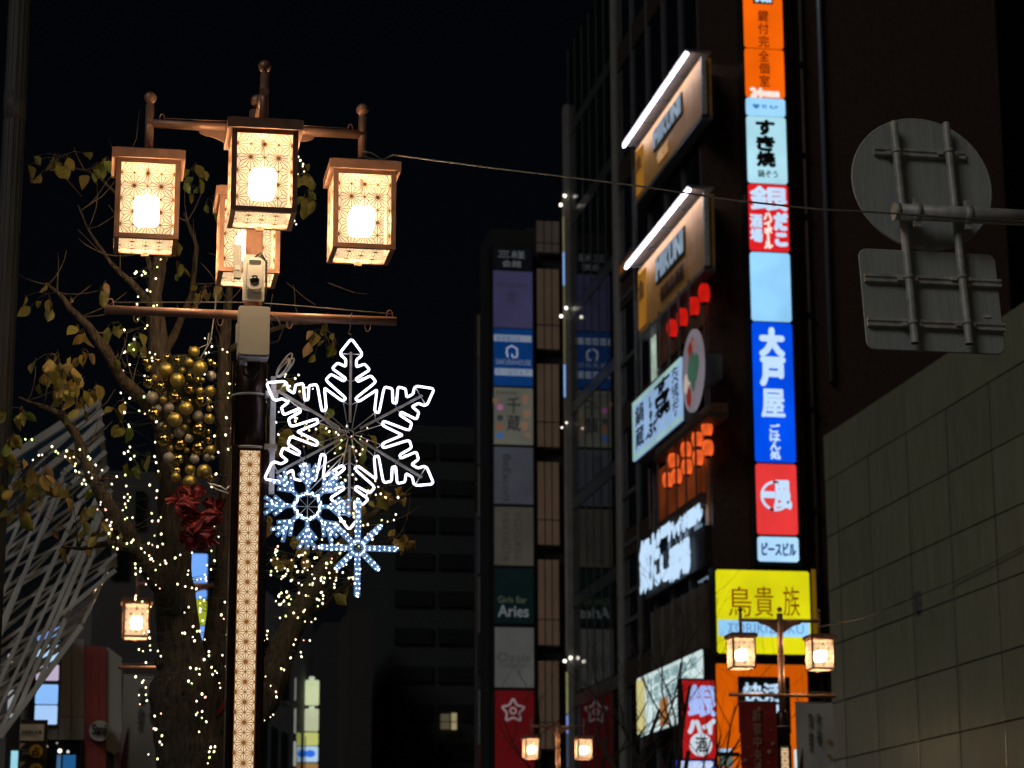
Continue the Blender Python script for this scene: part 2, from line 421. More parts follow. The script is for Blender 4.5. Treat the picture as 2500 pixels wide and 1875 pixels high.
def make_lamp(arms=(0, 1, 2, 3)):
    root = thing('street_lamp', 'x', 'street lamp')
    MB().tube([(0,0,0),(0,0,.08),(0,0,.1)], [.19,.19,.1], 24).build('base_flange', BRONZE, root)
    # lower shaft: dark box section with a luminous front panel
    sh = MB()
    sh.box((-.092, -.075, .1), (-.056, .09, 3.955)); sh.box((.056, -.075, .1), (.092, .09, 3.955))
    sh.box((-.056, -.055, .1), (.056, .09, 3.955)); sh.box((-.0935, -.0785, 3.955), (.0935, .0935, 3.97))
    for s in (-1, 1): sh.box((s*.078-.007, -.092, .1), (s*.078+.007, -.0752, 3.955))
    shaft = sh.build('shaft', BRONZE, root)
    z0, z1 = .5, 3.94
    lp = MB(); c = .022
    lp.box((-.0505, -.066, z0), (.0505, -.0555, z1)); pn = lp.build('light_panel', STRIP, shaft)
    la = MB(); lattice(la, Vector((-.0505, -.0665, z0)), UX, UZ, .101, z1 - z0, .0505, .0505, .034, .0034, 1.5)
    la.build('lattice_pattern', emis('pattern ink gold', srgb(150, 92, 34), .7, .1), shaft)
    up = MB(); up.tube([(0,.005,3.97),(0,.005,4.42),(0,.005,4.46)], [.079,.079,.05], 24)
    for s in (-1, 1): up.box((s*.0905-.006, -.03, 3.97), (s*.0905+.006, .03, 4.42))
    up.build('upper_sleeve', BRONZE, root)
    cp = MB(); cp.tube([(0,0,4.455),(0,0,5.2)], .046, 20); cp.tube([(0,0,5.2),(0,0,5.235)], .051, 20); cp.tube([(0,0,5.235),(0,0,5.8)], .042, 20)
    pole = cp.build('pole', COPPER, root)
    MB().sph((0,0,5.857), .036, 18, 12).build('finial', COPPER, pole)
    for k in arms:
        a = k*math.pi/2; d = Vector((math.cos(a), math.sin(a), 0)); s = Vector((-d.y, d.x, 0))
        ar = MB(); ar.cyl(d*.03 + UZ*5.70, d*(ARM+.022) + UZ*5.70, .0235, n=16)
        gus = [d*.04 + UZ*5.675, d*.31 + UZ*5.678, d*.30 + UZ*5.66]
        for i in range(7):
            t = i/6; gus.append(d*(.27 - .2*t) + UZ*(5.648 - .105*t**1.7))
        gus.append(d*.04 + UZ*5.53)
        ar.prism([p - s*.008 for p in gus], s*.016)
        for x in (.5,):
            pts = [d*(x + .012*math.cos(i*math.pi/6)) + UZ*(5.722 + .022*math.sin(i*math.pi/6) + .012) for i in range(7)]
            ar.tube([pts[0] - UZ*.02] + pts + [pts[-1] - UZ*.02], .003, 6)
        ar.tube([d*.49 + UZ*5.732, d*.3 + UZ*5.733, d*.1 + UZ*5.737], .0025, 5)
        ar.build('arm', COPPER, root)
        pc = d*ARM
        po = MB(); po.tube([pc + UZ*5.49, pc + UZ*5.80], .0225, 16); po.tube([pc + UZ*5.80, pc + UZ*5.812], .019, 16)
        p_ = po.build('hanger_post', COPPER, root)
        MB().sph(pc + UZ*5.842, .0335, 18, 12).build('finial', COPPER, p_)
        # lantern
        fr = MB(); w = LW/2; t = .026; zt = LZ + LH
        for i in (-1, 1):
            for j in (-1, 1):
                fr.box((pc.x + i*w - (t if i > 0 else 0), pc.y + j*w - (t if j > 0 else 0), LZ), (pc.x + i*w + (0 if i > 0 else t), pc.y + j*w + (0 if j > 0 else t), zt))
        for j in (-1, 1):
            for za in (LZ - .0002, zt - .022):
                fr.box((pc.x - w + t, pc.y + j*(w-.0015) - (t if j > 0 else 0), za), (pc.x + w - t, pc.y + j*(w-.0015) + (0 if j > 0 else t), za + .024))
                fr.box((pc.x + j*(w-.0015) - (t if j > 0 else 0), pc.y - w + t, za), (pc.x + j*(w-.0015) + (0 if j > 0 else t), pc.y + w - t, za + .024))
        fr.box((pc.x - .02, pc.y + w - .03, LZ - .012), (pc.x + .02, pc.y + w - .012, LZ - .0004))
        lan = fr.build('lantern', COPPER, root)
        rf = MB(); rw = .189
        rf.box((pc.x - rw, pc.y - rw, zt), (pc.x + rw, pc.y + rw, zt + .05))
        rf.box((pc.x - rw + .02, pc.y - rw + .02, zt + .05), (pc.x + rw - .02, pc.y + rw - .02, zt + .06))
        rf.build('roof', COPPER, lan)
        pw = LW - 2*t; ph = LH - .046; zb = LZ + .024; ins = .012
        for o, ux in ((Vector((pc.x - pw/2, pc.y - w + ins, zb)), UX), (Vector((pc.x + w - ins, pc.y - pw/2, zb)), UY),
                      (Vector((pc.x + pw/2, pc.y + w - ins, zb)), -UX), (Vector((pc.x - w + ins, pc.y + pw/2, zb)), -UY)):
            pp = MB().add([o, o + ux*pw, o + ux*pw + UZ*ph, o + UZ*ph], [(0,1,2,3)]).build('panel', PAPER, lan)
            lt = MB(); lattice(lt, o, ux, UZ, pw, ph, pw/4, pw/2, ph*.86, .0033)
            lt.build('lattice_pattern', INK, lan)
        o = Vector((pc.x - pw/2, pc.y + pw/2, LZ + .006))
        MB().add([o, o + UX*pw, o + UX*pw - UY*pw, o - UY*pw], [(3,2,1,0)]).build('panel', PAPER, lan)
        lt = MB(); lattice(lt, o, UX, -UY, pw, pw, pw/4, pw/2, pw/2, .0033); lt.build('lattice_pattern', INK, lan)
        bz = LZ + .19; br = .064
        bb = MB(); rbox(bb, pc.x - br, pc.x + br, bz - br, bz + br*1.05, pc.y - br, pc.y + br, .03); bb.build('bulb', BULB, lan)
        MB().tube([(pc.x, pc.y, bz + br), (pc.x, pc.y, zt)], .01, 8).build('lamp_holder', BLACK, lan)
    cb = MB(); cb.cyl((-.765, -.052, 4.66), (.75, -.052, 4.66), .0235, n=16)
    for x in (-.735, .715):
        pts = [Vector((x + .016*math.cos(i*math.pi/6), -.052, 4.69 + .03*math.sin(i*math.pi/6))) for i in range(7)]
        cb.tube([pts[0] - UZ*.02] + pts + [pts[-1] - UZ*.02], .0035, 6)
    for x in (-.6, -.17, .19, .6):
        pts = [Vector((x + .014*math.cos(i*math.pi/6), -.052, 4.625 - .026*math.sin(i*math.pi/6))) for i in range(7)]
        cb.tube([pts[0] + UZ*.02] + pts + [pts[-1] + UZ*.02], .0035, 6)
    crossbar = cb.build('crossbar', COPPER, root)
    st = MB()
    for s in (-1, 1): st.tube([(s*.05, -.05, 4.73), (s*.2, -.052, 4.724), (s*.72, -.052, 4.7)], .003, 5)
    st.build('stay_wire', WIRE, root)
    bd = MB()
    for z in (4.236, 3.958):
        bd.tube([(0.1*math.cos(i*math.pi/8)*1.0, .005 + .1*math.sin(i*math.pi/8), z) for i in range(16)], .0065, 6, closed=True)
    bd.build('clamp_band', STEEL, root)
    return root
LAMPX, LAMPY = .722, 12.0
lamp = make_lamp()
lamp['group'] = 'copper lantern lamps along the street'
lamp_at = [(9.3, 31.6, 'copper two-lantern lamp with red and white banners before the yellow sign'),
           (.99, 29.3, 'copper two-lantern lamp behind the light-wound tree, white banner on its bar'),
           (9.62, 49.5, 'copper two-lantern lamp in front of the dark sign column with plum blossom emblem'),
           (9.3, 15.4, 'copper two-lantern lamp beside the panelled wall, nearest the round sign'),
           (9.3, -.8, 'copper two-lantern lamp at the start of the panelled wall side'),]
lamp2 = make_lamp((0, 2)); lamp2['group'] = lamp['group']
for n, (x, y, lab) in enumerate(lamp_at):
    c = copy_tree(lamp2) if n else lamp2; c.location = (x, y, 0); c['label'] = lab
lamp.location = (LAMPX, LAMPY, 0)
lamp['label'] = 'copper four-lantern street lamp with security camera and grey box on its pole'
# ---- things fixed to the near lamp
A = Vector((LAMPX, LAMPY, 0))
sec = thing('security_camera', 'white dome security camera on a grey plate under the lanterns', 'camera', A + Vector((0, -.06, 4.74)))
m_ = MB(); rbox(m_, A.x-.058, A.x+.055, 4.735, 4.985, A.y-.066, A.y-.05, .01); m_.box((A.x-.04, A.y-.0499, 4.76), (A.x+.04, A.y-.043, 4.96)); m_.build('mounting_plate', STEEL, sec)
m_ = MB(); rbox(m_, A.x-.037, A.x+.037, 4.785, 4.955, A.y-.125, A.y-.0665, .022); hb = m_.build('housing', WHITEPL, sec)
m_ = MB(); rbox(m_, A.x-.031, A.x+.031, 4.916, 4.94, A.y-.128, A.y-.1255, .006); m_.build('sensor_window', BLACK, hb)
MB().sph((A.x, A.y-.126, 4.833), .026, 18, 12).build('dome', GLASSDARK, sec)
MB().tube([(A.x-.012, A.y-.08, 4.955), (A.x+.03, A.y-.09, 4.99), (A.x+.062, A.y-.07, 4.95), (A.x+.065, A.y-.05, 4.8), (A.x+.05, A.y-.03, 4.7)], .006, 6).build('cable', BLACK, sec)
sb = thing('side_sensor_box', 'slim beige sensor box strapped beside the copper pole under the lanterns', 'sensor', A + Vector((-.085, -.03, 4.85)))
m_ = MB(); rbox(m_, A.x-.105, A.x-.066, 4.86, 5.04, A.y-.06, A.y-.02, .006); m_.build('housing', GREYBOX, sb)
m_ = MB(); rbox(m_, A.x-.1, A.x-.075, 4.9, 4.925, A.y-.068, A.y-.0605, .004); m_.build('label_plate', WHITEPL, sb)
m_ = MB(); m_.box((A.x-.066, A.y-.045, 4.94), (A.x-.04, A.y-.03, 4.96)); m_.build('bracket', STEEL, sb)
jb = thing('junction_box', 'beige grey junction box with rounded lid on the lamp pole below the crossbar', 'box', A + Vector((0, -.14, 4.404)))
m_ = MB(); rbox(m_, A.x-.083, A.x+.078, 4.405, 4.672, A.y-.2, A.y-.09, .012); bx_ = m_.build('housing', GREYBOX, jb)
m_ = MB(); rbox(m_, A.x-.078, A.x+.073, 4.414, 4.662, A.y-.211, A.y-.2005, .016); m_.build('lid', GREYBOX, bx_)
m_ = MB(); rbox(m_, A.x-.094, A.x-.0835, 4.475, 4.58, A.y-.19, A.y-.15, .004); m_.build('latch', GREYBOX, bx_)
m_ = MB(); m_.cyl((A.x-.05, A.y-.14, 4.404), (A.x-.05, A.y-.14, 4.37), .02, n=12); m_.build('cable_gland', STEEL, bx_)
m_ = MB(); m_.tube([(A.x-.05, A.y-.14, 4.37), (A.x-.045, A.y-.13, 4.33), (A.x+.0, A.y-.12, 4.3), (A.x+.035, A.y-.1, 4.36), (A.x+.03, A.y-.09, 4.42)], .008, 7); m_.build('cable', BLACK, jb)
m_ = MB(); m_.tube([(A.x+.075, A.y-.12, 4.65), (A.x+.12, A.y-.12, 4.63), (A.x+.15, A.y-.12, 4.57), (A.x+.13, A.y-.12, 4.51), (A.x+.08, A.y-.11, 4.5)], .005, 6); m_.build('cable', BLACK, jb)
ml = thing('banner_rail', 'grey steel rail strapped upright to the lamp pole beside the big star', 'rail', A + Vector((.112, 0, 3.7)))
m_ = MB(); m_.box((A.x+.1, A.y-.05, 3.72), (A.x+.128, A.y-.012, 4.34)); m_.build('rail', STEEL, ml)
for z in (4.236, 3.958): MB().box((A.x+.07, A.y-.112, z-.014), (A.x+.135, A.y-.0505, z+.012)).build('clamp', STEEL, ml)
ck = thing('cable_coil', 'coil of pale cable tied at the top left tip of the big light star', 'cable', A + Vector((.125, -.05, 4.34)))
m_ = MB()
for k in range(5):
    th = math.radians(62 + random.uniform(-14, 14)); ax = Vector((math.cos(th), 0, math.sin(th))); sd_ = Vector((-ax.z, 0, ax.x)); L = random.uniform(.055, .075); Wd = random.uniform(.016, .026)
    c0 = A + Vector((.13, -.06 - .006*k, 4.335)) + ax*L
    m_.tube([c0 + ax*L*math.cos(t) + sd_*Wd*math.sin(t) + UY*.006*math.sin(2*t) for t in [i*2*math.pi/16 for i in range(16)]], .0035, 6, closed=True)
m_.build('coil', WHITEPL, ck)

# ================================================================== LIGHT SNOWFLAKES
def chaikin(p, it=2, closed=True):
    for _ in range(it):
        q = []; k = len(p)
        for i in range(k if closed else k - 1):
            a, b = p[i], p[(i + 1) % k]; q += [a*.88 + b*.12, a*.12 + b*.88]
        p = q
    return p
SY = LAMPY - .12
sc0 = atY(855, 1058, SY)
R_ = (atY(857, 824, SY) - atY(854, 1292, SY)).length / 2
star = thing('snowflake_light', 'large white neon snowflake star hanging from the lamp crossbar', 'light decoration', sc0)
half = [(1., 0), (.855, .108), (.82, .106), (.775, .055), (.7, .055), (.735, .14), (.675, .195), (.575, .05), (.545, .075), (.615, .205), (.55, .262), (.365, .045), (.335, .085), (.462, .262)]
pts = []
for k in range(6):
    a = math.radians(90 - 60*k); u = Vector((math.cos(a), 0, math.sin(a))); s = Vector((math.sin(a), 0, -math.cos(a)))
    seq = [(uu, -vv) for uu, vv in reversed(half[1:])] + half
    pts += [sc0 + (u*uu + s*vv)*R_ for uu, vv in seq]
m_ = MB(); m_.tube(chaikin(pts, 2), .0065, 7, closed=True); m_.build('neon_tube', NEON, star)
m_ = MB()
for k in range(6):
    a = math.radians(90 - 60*k); u = Vector((math.cos(a), 0, math.sin(a))); s = Vector((math.sin(a), 0, -math.cos(a)))
    b = sc0 + UY*.014
    m_.bar(b + u*R_*.12, b + u*R_*.86, .012, .012, (0, 1, 0))
    for q in (-1, 1):
        m_.tube([b + u*R_*.05 + s*q*.01, b + u*R_*.33 + s*q*R_*.07, b + u*R_*.36 + s*q*R_*.1], .0028, 5)
        m_.tube([b + u*R_*.55, b + u*R_*.6 + s*q*R_*.12], .0028, 5)
        m_.tube([b + u*R_*.84, b + u*R_*.84 + s*q*R_*.1], .0028, 5)
        m_.tube([b + u*R_*.3, b + u*R_*.34 + s*q*R_*.08], .0028, 5)
m_.tube([sc0 + UY*.014 + Vector((math.cos(t), 0, math.sin(t)))*.02 for t in [i*math.pi/6 for i in range(12)]], .003, 5, closed=True)
m_.build('frame', STEEL, star)
m_ = MB(); tp = sc0 + UZ*R_
m_.tube([tp, tp + Vector((.0, 0, .018)), tp + Vector((-.012, .02, .03)), tp + Vector((-.004, .03, .06)), Vector((tp.x + .004, LAMPY - .08, 4.69))], .004, 6); m_.build('hanger', BLACK, star)
m_ = MB(); q = []
for i in range(15): t = i/14; q.append(sc0 + UY*.03 + Vector((-.42*R_*2*(1-t) * .95 + .0, 0, .23*R_*2*(1-t)*.95 + .01*math.sin(t*14))) )
m_.tube(q, .004, 6)
for k in range(3): m_.tube([sc0 + Vector((-.02*k, .02, -.08 - .02*k)), sc0 + Vector((-.14 + .03*k, .02, -.17 - .03*k)), sc0 + Vector((-.2, .01, -.26 - .04*k))], .003, 5)
m_.build('supply_cable', WHITEPL, star)
# rope-light snowflakes
def rope_flake(name, label, cpx, Y, arms, rl, branch, ring):
    c0 = atY(*cpx, Y); t = thing(name, label, 'light decoration', c0)
    tb = MB(); led = MB(); fr = MB()
    def run(p, q, r):
        tb.tube([p, q], r, 8)
        d = q - p; n = max(2, int(d.length/.024)); sd2 = UY.cross(d.normalized())
        for i in range(n):
            e = p + d*((i + .5)/n) + sd2*random.uniform(-.6, .6)*r + UY*(-r*.9 + random.uniform(-.2, .2)*r)
            led.sph(e, random.choice((.0032, .004, .0058)), 6, 4)
    for k, L in enumerate(arms):
        a = math.radians(90 - 360/len(arms)*k); u = Vector((math.cos(a), 0, math.sin(a))); s = Vector((math.sin(a), 0, -math.cos(a)))
        if branch:
            run(c0 + u*ring, c0 + u*L, rl)
            for f0, f1, sp in ((.5, .78, .22), (.68, 1.0, .2)):
                for q in (-1, 1): run(c0 + u*L*f0, c0 + u*L*f1 + s*q*L*sp, rl*.95)
        else:
            for q in (-1, 1): run(c0 + u*.022 + s*q*rl*.75, c0 + u*L + s*q*rl*.75, rl*.8)
            run(c0 + u*L - s*rl*.7, c0 + u*L + s*rl*.7, rl*.8)
        fr.tube([c0 + UY*.012, c0 + u*L*.9 + UY*.012], .002, 5)
    if ring > .03:
        pr = [c0 + Vector((math.cos(g), 0, math.sin(g)))*ring for g in [i*2*math.pi/24 for i in range(24)]]
        for i in range(24): run(pr[i], pr[(i+1) % 24], rl)
    tb.build('rope_tube', ROPE, t)
    tag(led.build('led', LEDB, t), kind='stuff'); fr.build('frame', STEEL, t)
    m2 = MB(); m2.tube([c0 + UZ*arms[0]*.9, c0 + Vector((-.03 if branch else -.02, .05, .35 if branch else .28)), Vector((c0.x, sc0.y + .02, c0.z + .5))], .0025, 5); m2.build('hanger', BLACK, t)
    return t
pxm = (atY(900, 1236, SY) - atY(800, 1236, SY)).length / 100
rope_flake('snowflake_light', 'blue-white rope-light snowflake with eight forked arms and a round dark centre', (751, 1236), SY - .05, [104*pxm]*8, .0115, True, 31*pxm)
rope_flake('snowflake_light', 'small blue-white rope-light starburst with straight arms, lowest of the three', (873, 1338), SY - .1, [118*pxm, 78*pxm, 95*pxm, 72*pxm, 116*pxm, 72*pxm, 92*pxm, 80*pxm], .0105, False, 0)

# ================================================================== TREE WITH LIGHTS
TY = 13.7
K = (atY(500, 1200, TY) - atY(400, 1200, TY)).length / 100     # metres per photo pixel at the tree
def P(x, y, dy=0.): return atY(x, y, TY + dy)
base = P(478, 1875); base = Vector((base.x, base.y, 0))
tree = thing('street_tree', 'street tree with sparse yellowing leaves wound with warm white lights', 'tree', base)
stems = [   # (name, [(x, y, radius px, depth shift)])
 ('trunk', [(470,1875,82,0),(455,1790,78,0),(448,1700,76,0),(452,1640,66,0),(428,1560,54,0),(422,1450,50,0),(430,1300,44,-.05),(424,1150,38,-.1),(402,1000,33,-.1),(388,860,27,-.1),(382,720,20,-.1),(388,600,14,-.1),(372,500,9,-.1),(350,380,6,0)]),
 ('branch', [(470,1740,50,.1),(520,1650,42,.15),(548,1500,37,.2),(560,1360,32,.2),(560,1180,26,.2),(548,1000,20,.2),(545,840,14,.2),(560,700,9,.2),(600,560,6,.3),(700,430,4,.5)]),
 ('branch', [(500,1880,62,.15),(570,1790,52,.2),(640,1700,42,.25),(690,1590,36,.3),(730,1490,30,.3),(775,1410,24,.3),(830,1340,17,.3),(890,1270,11,.3),(960,1225,6,.3),(1005,1205,3,.3)]),
 ('branch', [(425,1480,34,-.1),(370,1390,28,-.3),(310,1310,23,-.4),(260,1230,18,-.5),(215,1140,15,-.5),(190,1075,12,-.5),(150,1015,10,-.5),(90,985,6,-.5),(45,970,3,-.5)]),
 ('branch', [(402,1060,22,-.1),(350,985,18,-.2),(300,930,15,-.3),(258,850,13,-.4),(215,795,11,-.4),(172,758,9,-.4),(140,715,5,-.4),(110,690,3,-.4)]),
 ('branch', [(390,880,14,-.1),(430,800,10,.1),(470,720,8,.2),(480,600,6,.2),(450,520,4,.2)]),
 ('branch', [(384,760,10,-.1),(320,690,8,-.3),(270,640,5,-.4),(215,560,3,-.4),(190,500,2,-.4)]),
 ('branch', [(720,1510,14,.3),(790,1480,9,.4),(850,1420,6,.4),(900,1330,4,.4),(985,1315,3,.4)]),
 ('branch', [(560,1200,10,.2),(650,1130,8,.3),(740,1070,6,.3),(840,1060,4,.3)]),
 ('branch', [(545,860,9,.2),(620,820,7,.3),(720,790,5,.3),(790,790,4,.3)]),
 ('branch', [(380,700,8,-.1),(330,520,5,-.2),(230,420,3,-.2),(130,400,2,-.2)]),
 ('branch', [(330,1340,12,-.4),(260,1330,8,-.5),(200,1340,5,-.5),(150,1335,3,-.5)]),
]
curves = []
for bi, (nm, ps) in enumerate(stems):
    pts = [P(x, y, d) for x, y, r, d in ps]; rs = [r*K for x, y, r, d in ps]
    if bi == 0: pts = [Vector((base.x - .01, base.y, -.1)), Vector((base.x, base.y, .5)), Vector((base.x, base.y, 1.5))] + pts; rs = [.36, .25, .23] + rs
    # resample and wobble, knobbly bark
    q, qr = [], []
    for i in range(len(pts) - 1):
        n = 4
        for j in range(n):
            t = j/n; p = pts[i].lerp(pts[i+1], t)
            if not (i == 0 and j == 0): p = p + noise.noise_vector(p*3.1 + Vector((bi*7, 0, 0)))*min(.03, rs[i]*.5)
            q.append(p); qr.append((rs[i]*(1-t) + rs[i+1]*t)*(1 + .16*noise.noise(p*7 + Vector((bi, 3, 0)))))
    q.append(pts[-1]); qr.append(rs[-1])
    mb = MB(); mb.tube(q, qr, 18 if bi < 4 else 9)
    for i, v in enumerate(mb.v):
        mb.v[i] = v + noise.noise_vector(v*16)*(.012 if bi < 4 else .003)
    o = mb.build(nm, BARK, tree); curves.append((q, qr))
# burrs on the trunk
for (x, y, r) in ((395,1690,34),(520,1600,20),(400,1620,22)):
    mb = MB(); b0 = len(mb.v); mb.sph(P(x, y, -.02), r*K, 12, 9)
    for i in range(b0, len(mb.v)): mb.v[i] = mb.v[i] + noise.noise_vector(mb.v[i]*14)*.03
    tag(mb.build('burr', BARK, tree), 'rounded burr swelling on the trunk')
# twigs
tw = MB()
for (q, qr) in curves[1:]:
    for i in range(6, len(q) - 1, 3):
        for _ in range(2):
            d = (q[i] - q[i-1]).normalized(); sd_ = Vector((random.uniform(-1, 1), random.uniform(-.7, .7), random.uniform(-.2, 1))).normalized()
            L = random.uniform(.12, .42); p = q[i]; pp = [p]
            for s in range(4):
                sd_ = (sd_ + Vector((random.uniform(-.25, .25), random.uniform(-.2, .2), .12))).normalized()
                p = p + sd_*L/4; pp.append(p)
            tw.tube(pp, [.004, .0034, .0028, .002, .0012], 4)
for a, b in (((265,340),(310,460)),((340,270),(310,390)),((200,480),(120,390)),((330,600),(265,500)),((905,720),(800,690)),((700,690),(770,745)),((270,640),(190,560))):
    pa, pb = P(*a, -.2), P(*b, -.2); tw.tube([pa, (pa + pb)/2 + Vector((.02, 0, -.02)), pb], [.0012, .0022, .003], 4)
tag(tw.build('twig', TWIG, tree), kind='stuff')
# leaves: each one a part
def leaf_mesh(i, m):
    mb = MB(); L = 1.; W = random.uniform(.24, .34); bend = random.uniform(-.5, .7); n = 5
    ctr, lf, rt = [], [], []
    for k in range(n + 1):
        t = k/n; w = W*math.sin(math.pi*t**.78)**.9 if 0 < t < 1 else 0
        z = bend*t*t*.6; dr = .36*w*2
        ctr.append(Vector((0, z, -t*L))); lf.append(Vector((-w, z + dr*random.uniform(.6, 1.3), -t*L + .03))); rt.append(Vector((w, z + dr*random.uniform(.6, 1.3), -t*L + .03)))
    b = len(mb.v); mb.v += ctr + lf + rt; k1 = n + 1
    for k in range(n):
        mb.f += [[k, k+1, k1 + k+1, k1 + k], [k, 2*k1 + k, 2*k1 + k+1, k+1]]; mb.sm += [True, True]
    st_ = [Vector((0, 0, 0)), Vector((.0, -.02, .12)), Vector((.02, -.02, .24))]
    mb.tube(st_, .012, 3, caps=False)
    me = mb.mesh('leaf'); me.materials.append(m); return me
def leafmat(name, c):
    m = mat(name, c, .5, 0, .35, 9)
    nt = m.node_tree; b = nt.nodes['Principled BSDF']; out = nt.nodes['Material Output']
    tl = nt.nodes.new('ShaderNodeBsdfTranslucent'); tl.inputs[0].default_value = (*[min(1, v*1.3) for v in c], 1)
    mx = nt.nodes.new('ShaderNodeMixShader'); mx.inputs[0].default_value = .22
    nt.links.new(b.outputs[0], mx.inputs[1]); nt.links.new(tl.outputs[0], mx.inputs[2]); nt.links.new(mx.outputs[0], out.inputs[0])
    return m
LM = [leafmat('leaf amber', (.27, .2, .045)), leafmat('leaf olive', (.2, .19, .035)), leafmat('leaf green', (.15, .2, .04)), leafmat('leaf tan', (.3, .19, .08))]
LEAF = [[leaf_mesh(i, m) for i in range(4)] for m in LM]
clusters = [  # x, y, spread x, spread y, count, palette weights, depth
 (150,395,48,26,13,(3,4,1,1),-.25),(232,412,26,22,6,(2,3,2,0),-.25),(262,390,14,10,3,(1,3,2,0),-.25),
 (468,425,34,18,6,(0,3,4,0),.1),(470,465,22,14,4,(0,2,4,0),.1),(512,492,12,14,3,(0,2,4,0),.1),
 (118,730,38,26,8,(3,2,0,3),-.4),(195,820,26,22,4,(4,1,0,2),-.4),(205,865,24,18,4,(4,1,0,1),-.4),
 (152,930,52,50,26,(6,3,0,1),-.5),(135,880,34,30,9,(6,2,0,0),-.5),(185,985,26,30,8,(6,2,0,1),-.5),
 (62,1165,78,46,30,(6,3,0,2),-.55),(40,1235,36,44,12,(6,2,0,2),-.55),(118,1185,40,30,9,(5,3,1,0),-.5),(50,1005,28,16,6,(2,4,2,0),-.5),(25,1085,20,20,5,(2,4,2,0),-.5),
 (228,960,18,14,4,(2,3,3,0),-.3),(300,985,20,16,4,(2,3,3,0),-.3),(325,1130,26,18,5,(0,3,4,0),-.3),(240,1190,22,16,4,(0,3,4,0),-.4),(295,1040,18,16,4,(0,3,4,0),-.3),
 (205,1265,24,24,6,(2,3,3,0),-.5),(250,1290,36,30,9,(5,2,1,1),-.45),(180,1320,30,20,5,(5,1,0,1),-.45),(355,1115,12,10,3,(0,2,3,0),-.2),(395,1145,20,14,4,(0,2,4,0),-.2),
 (505,712,36,24,9,(3,1,0,5),.2),(430,650,20,16,4,(0,3,4,0),.1),(418,600,16,16,4,(0,3,4,0),.1),(250,705,10,8,2,(3,1,0,2),-.3),(280,795,22,12,4,(2,3,1,0),-.3),(325,830,26,16,5,(0,3,3,0),-.2),(290,880,16,14,3,(2,3,1,0),-.3),
 (790,830,26,36,12,(2,3,1,3),.3),(735,425,30,40,10,(2,3,2,1),.4),(755,480,24,36,7,(2,3,2,1),.4),(690,385,20,14,4,(2,2,2,2),.4),
 (915,1205,52,20,13,(3,4,1,1),.3),(985,1316,30,18,8,(4,2,0,2),.4),(865,1215,30,20,6,(2,4,2,0),.3),(700,1370,30,24,5,(5,2,0,1),.2),(850,1425,16,24,4,(3,3,0,1),.4),
 (800,1050,40,26,9,(2,4,3,0),.3),(850,1080,40,22,9,(2,4,3,0),.3),(705,935,40,14,6,(1,3,3,0),.3),(675,1080,14,30,5,(1,3,3,0),.3),(660,1020,12,16,3,(1,3,3,0),.3),
 (545,1060,14,24,5,(2,3,1,0),.2),(560,1130,16,14,3,(3,2,0,0),.2),(740,1330,40,30,8,(3,3,2,0),.3),(800,1400,34,30,7,(3,4,1,0),.35),(650,1260,20,20,4,(3,3,1,0),.25),(880,1130,30,18,4,(3,3,1,0),.3),
]
nleaf = 0; extra = MB(); stalk = MB()
for (cx, cy, sx, sy, n, w, d) in clusters:
    for i in range(n):
        gi = random.choices(range(4), weights=w)[0]
        p = P(cx + random.gauss(0, .62)*sx, cy + random.gauss(0, .62)*sy, d + random.uniform(-.15, .15))
        pc_ = P(cx, cy - sy*.5, d); stalk.tube([p, p.lerp(pc_, .5) + UZ*.02, pc_], [.0012, .0016, .0022], 3)
        s = random.uniform(.062, .112); me = random.choice(LEAF[gi])
        eu = (random.uniform(-.6, .6), random.uniform(-.85, .85), random.uniform(-1.2, 1.2) + (math.pi if random.random() < .4 else 0))
        if nleaf >= 298 or random.random() < .22:
            mx_ = Matrix.Translation(p) @ Matrix.Rotation(eu[2], 4, 'Z') @ Matrix.Rotation(eu[1], 4, 'Y') @ Matrix.Rotation(eu[0], 4, 'X') @ Matrix.Scale(s*.8, 4)
            extra.add([mx_ @ v.co for v in me.vertices], [tuple(f.vertices) for f in me.polygons], True); continue
        o = link('leaf', me, tree, p - base); o.scale = (s, s, s); o.rotation_euler = eu
        nleaf += 1
tag(stalk.build('leaf_stalk', TWIG, tree), kind='stuff')
if extra.v: tag(extra.build('foliage', LM[1], tree), kind='stuff')
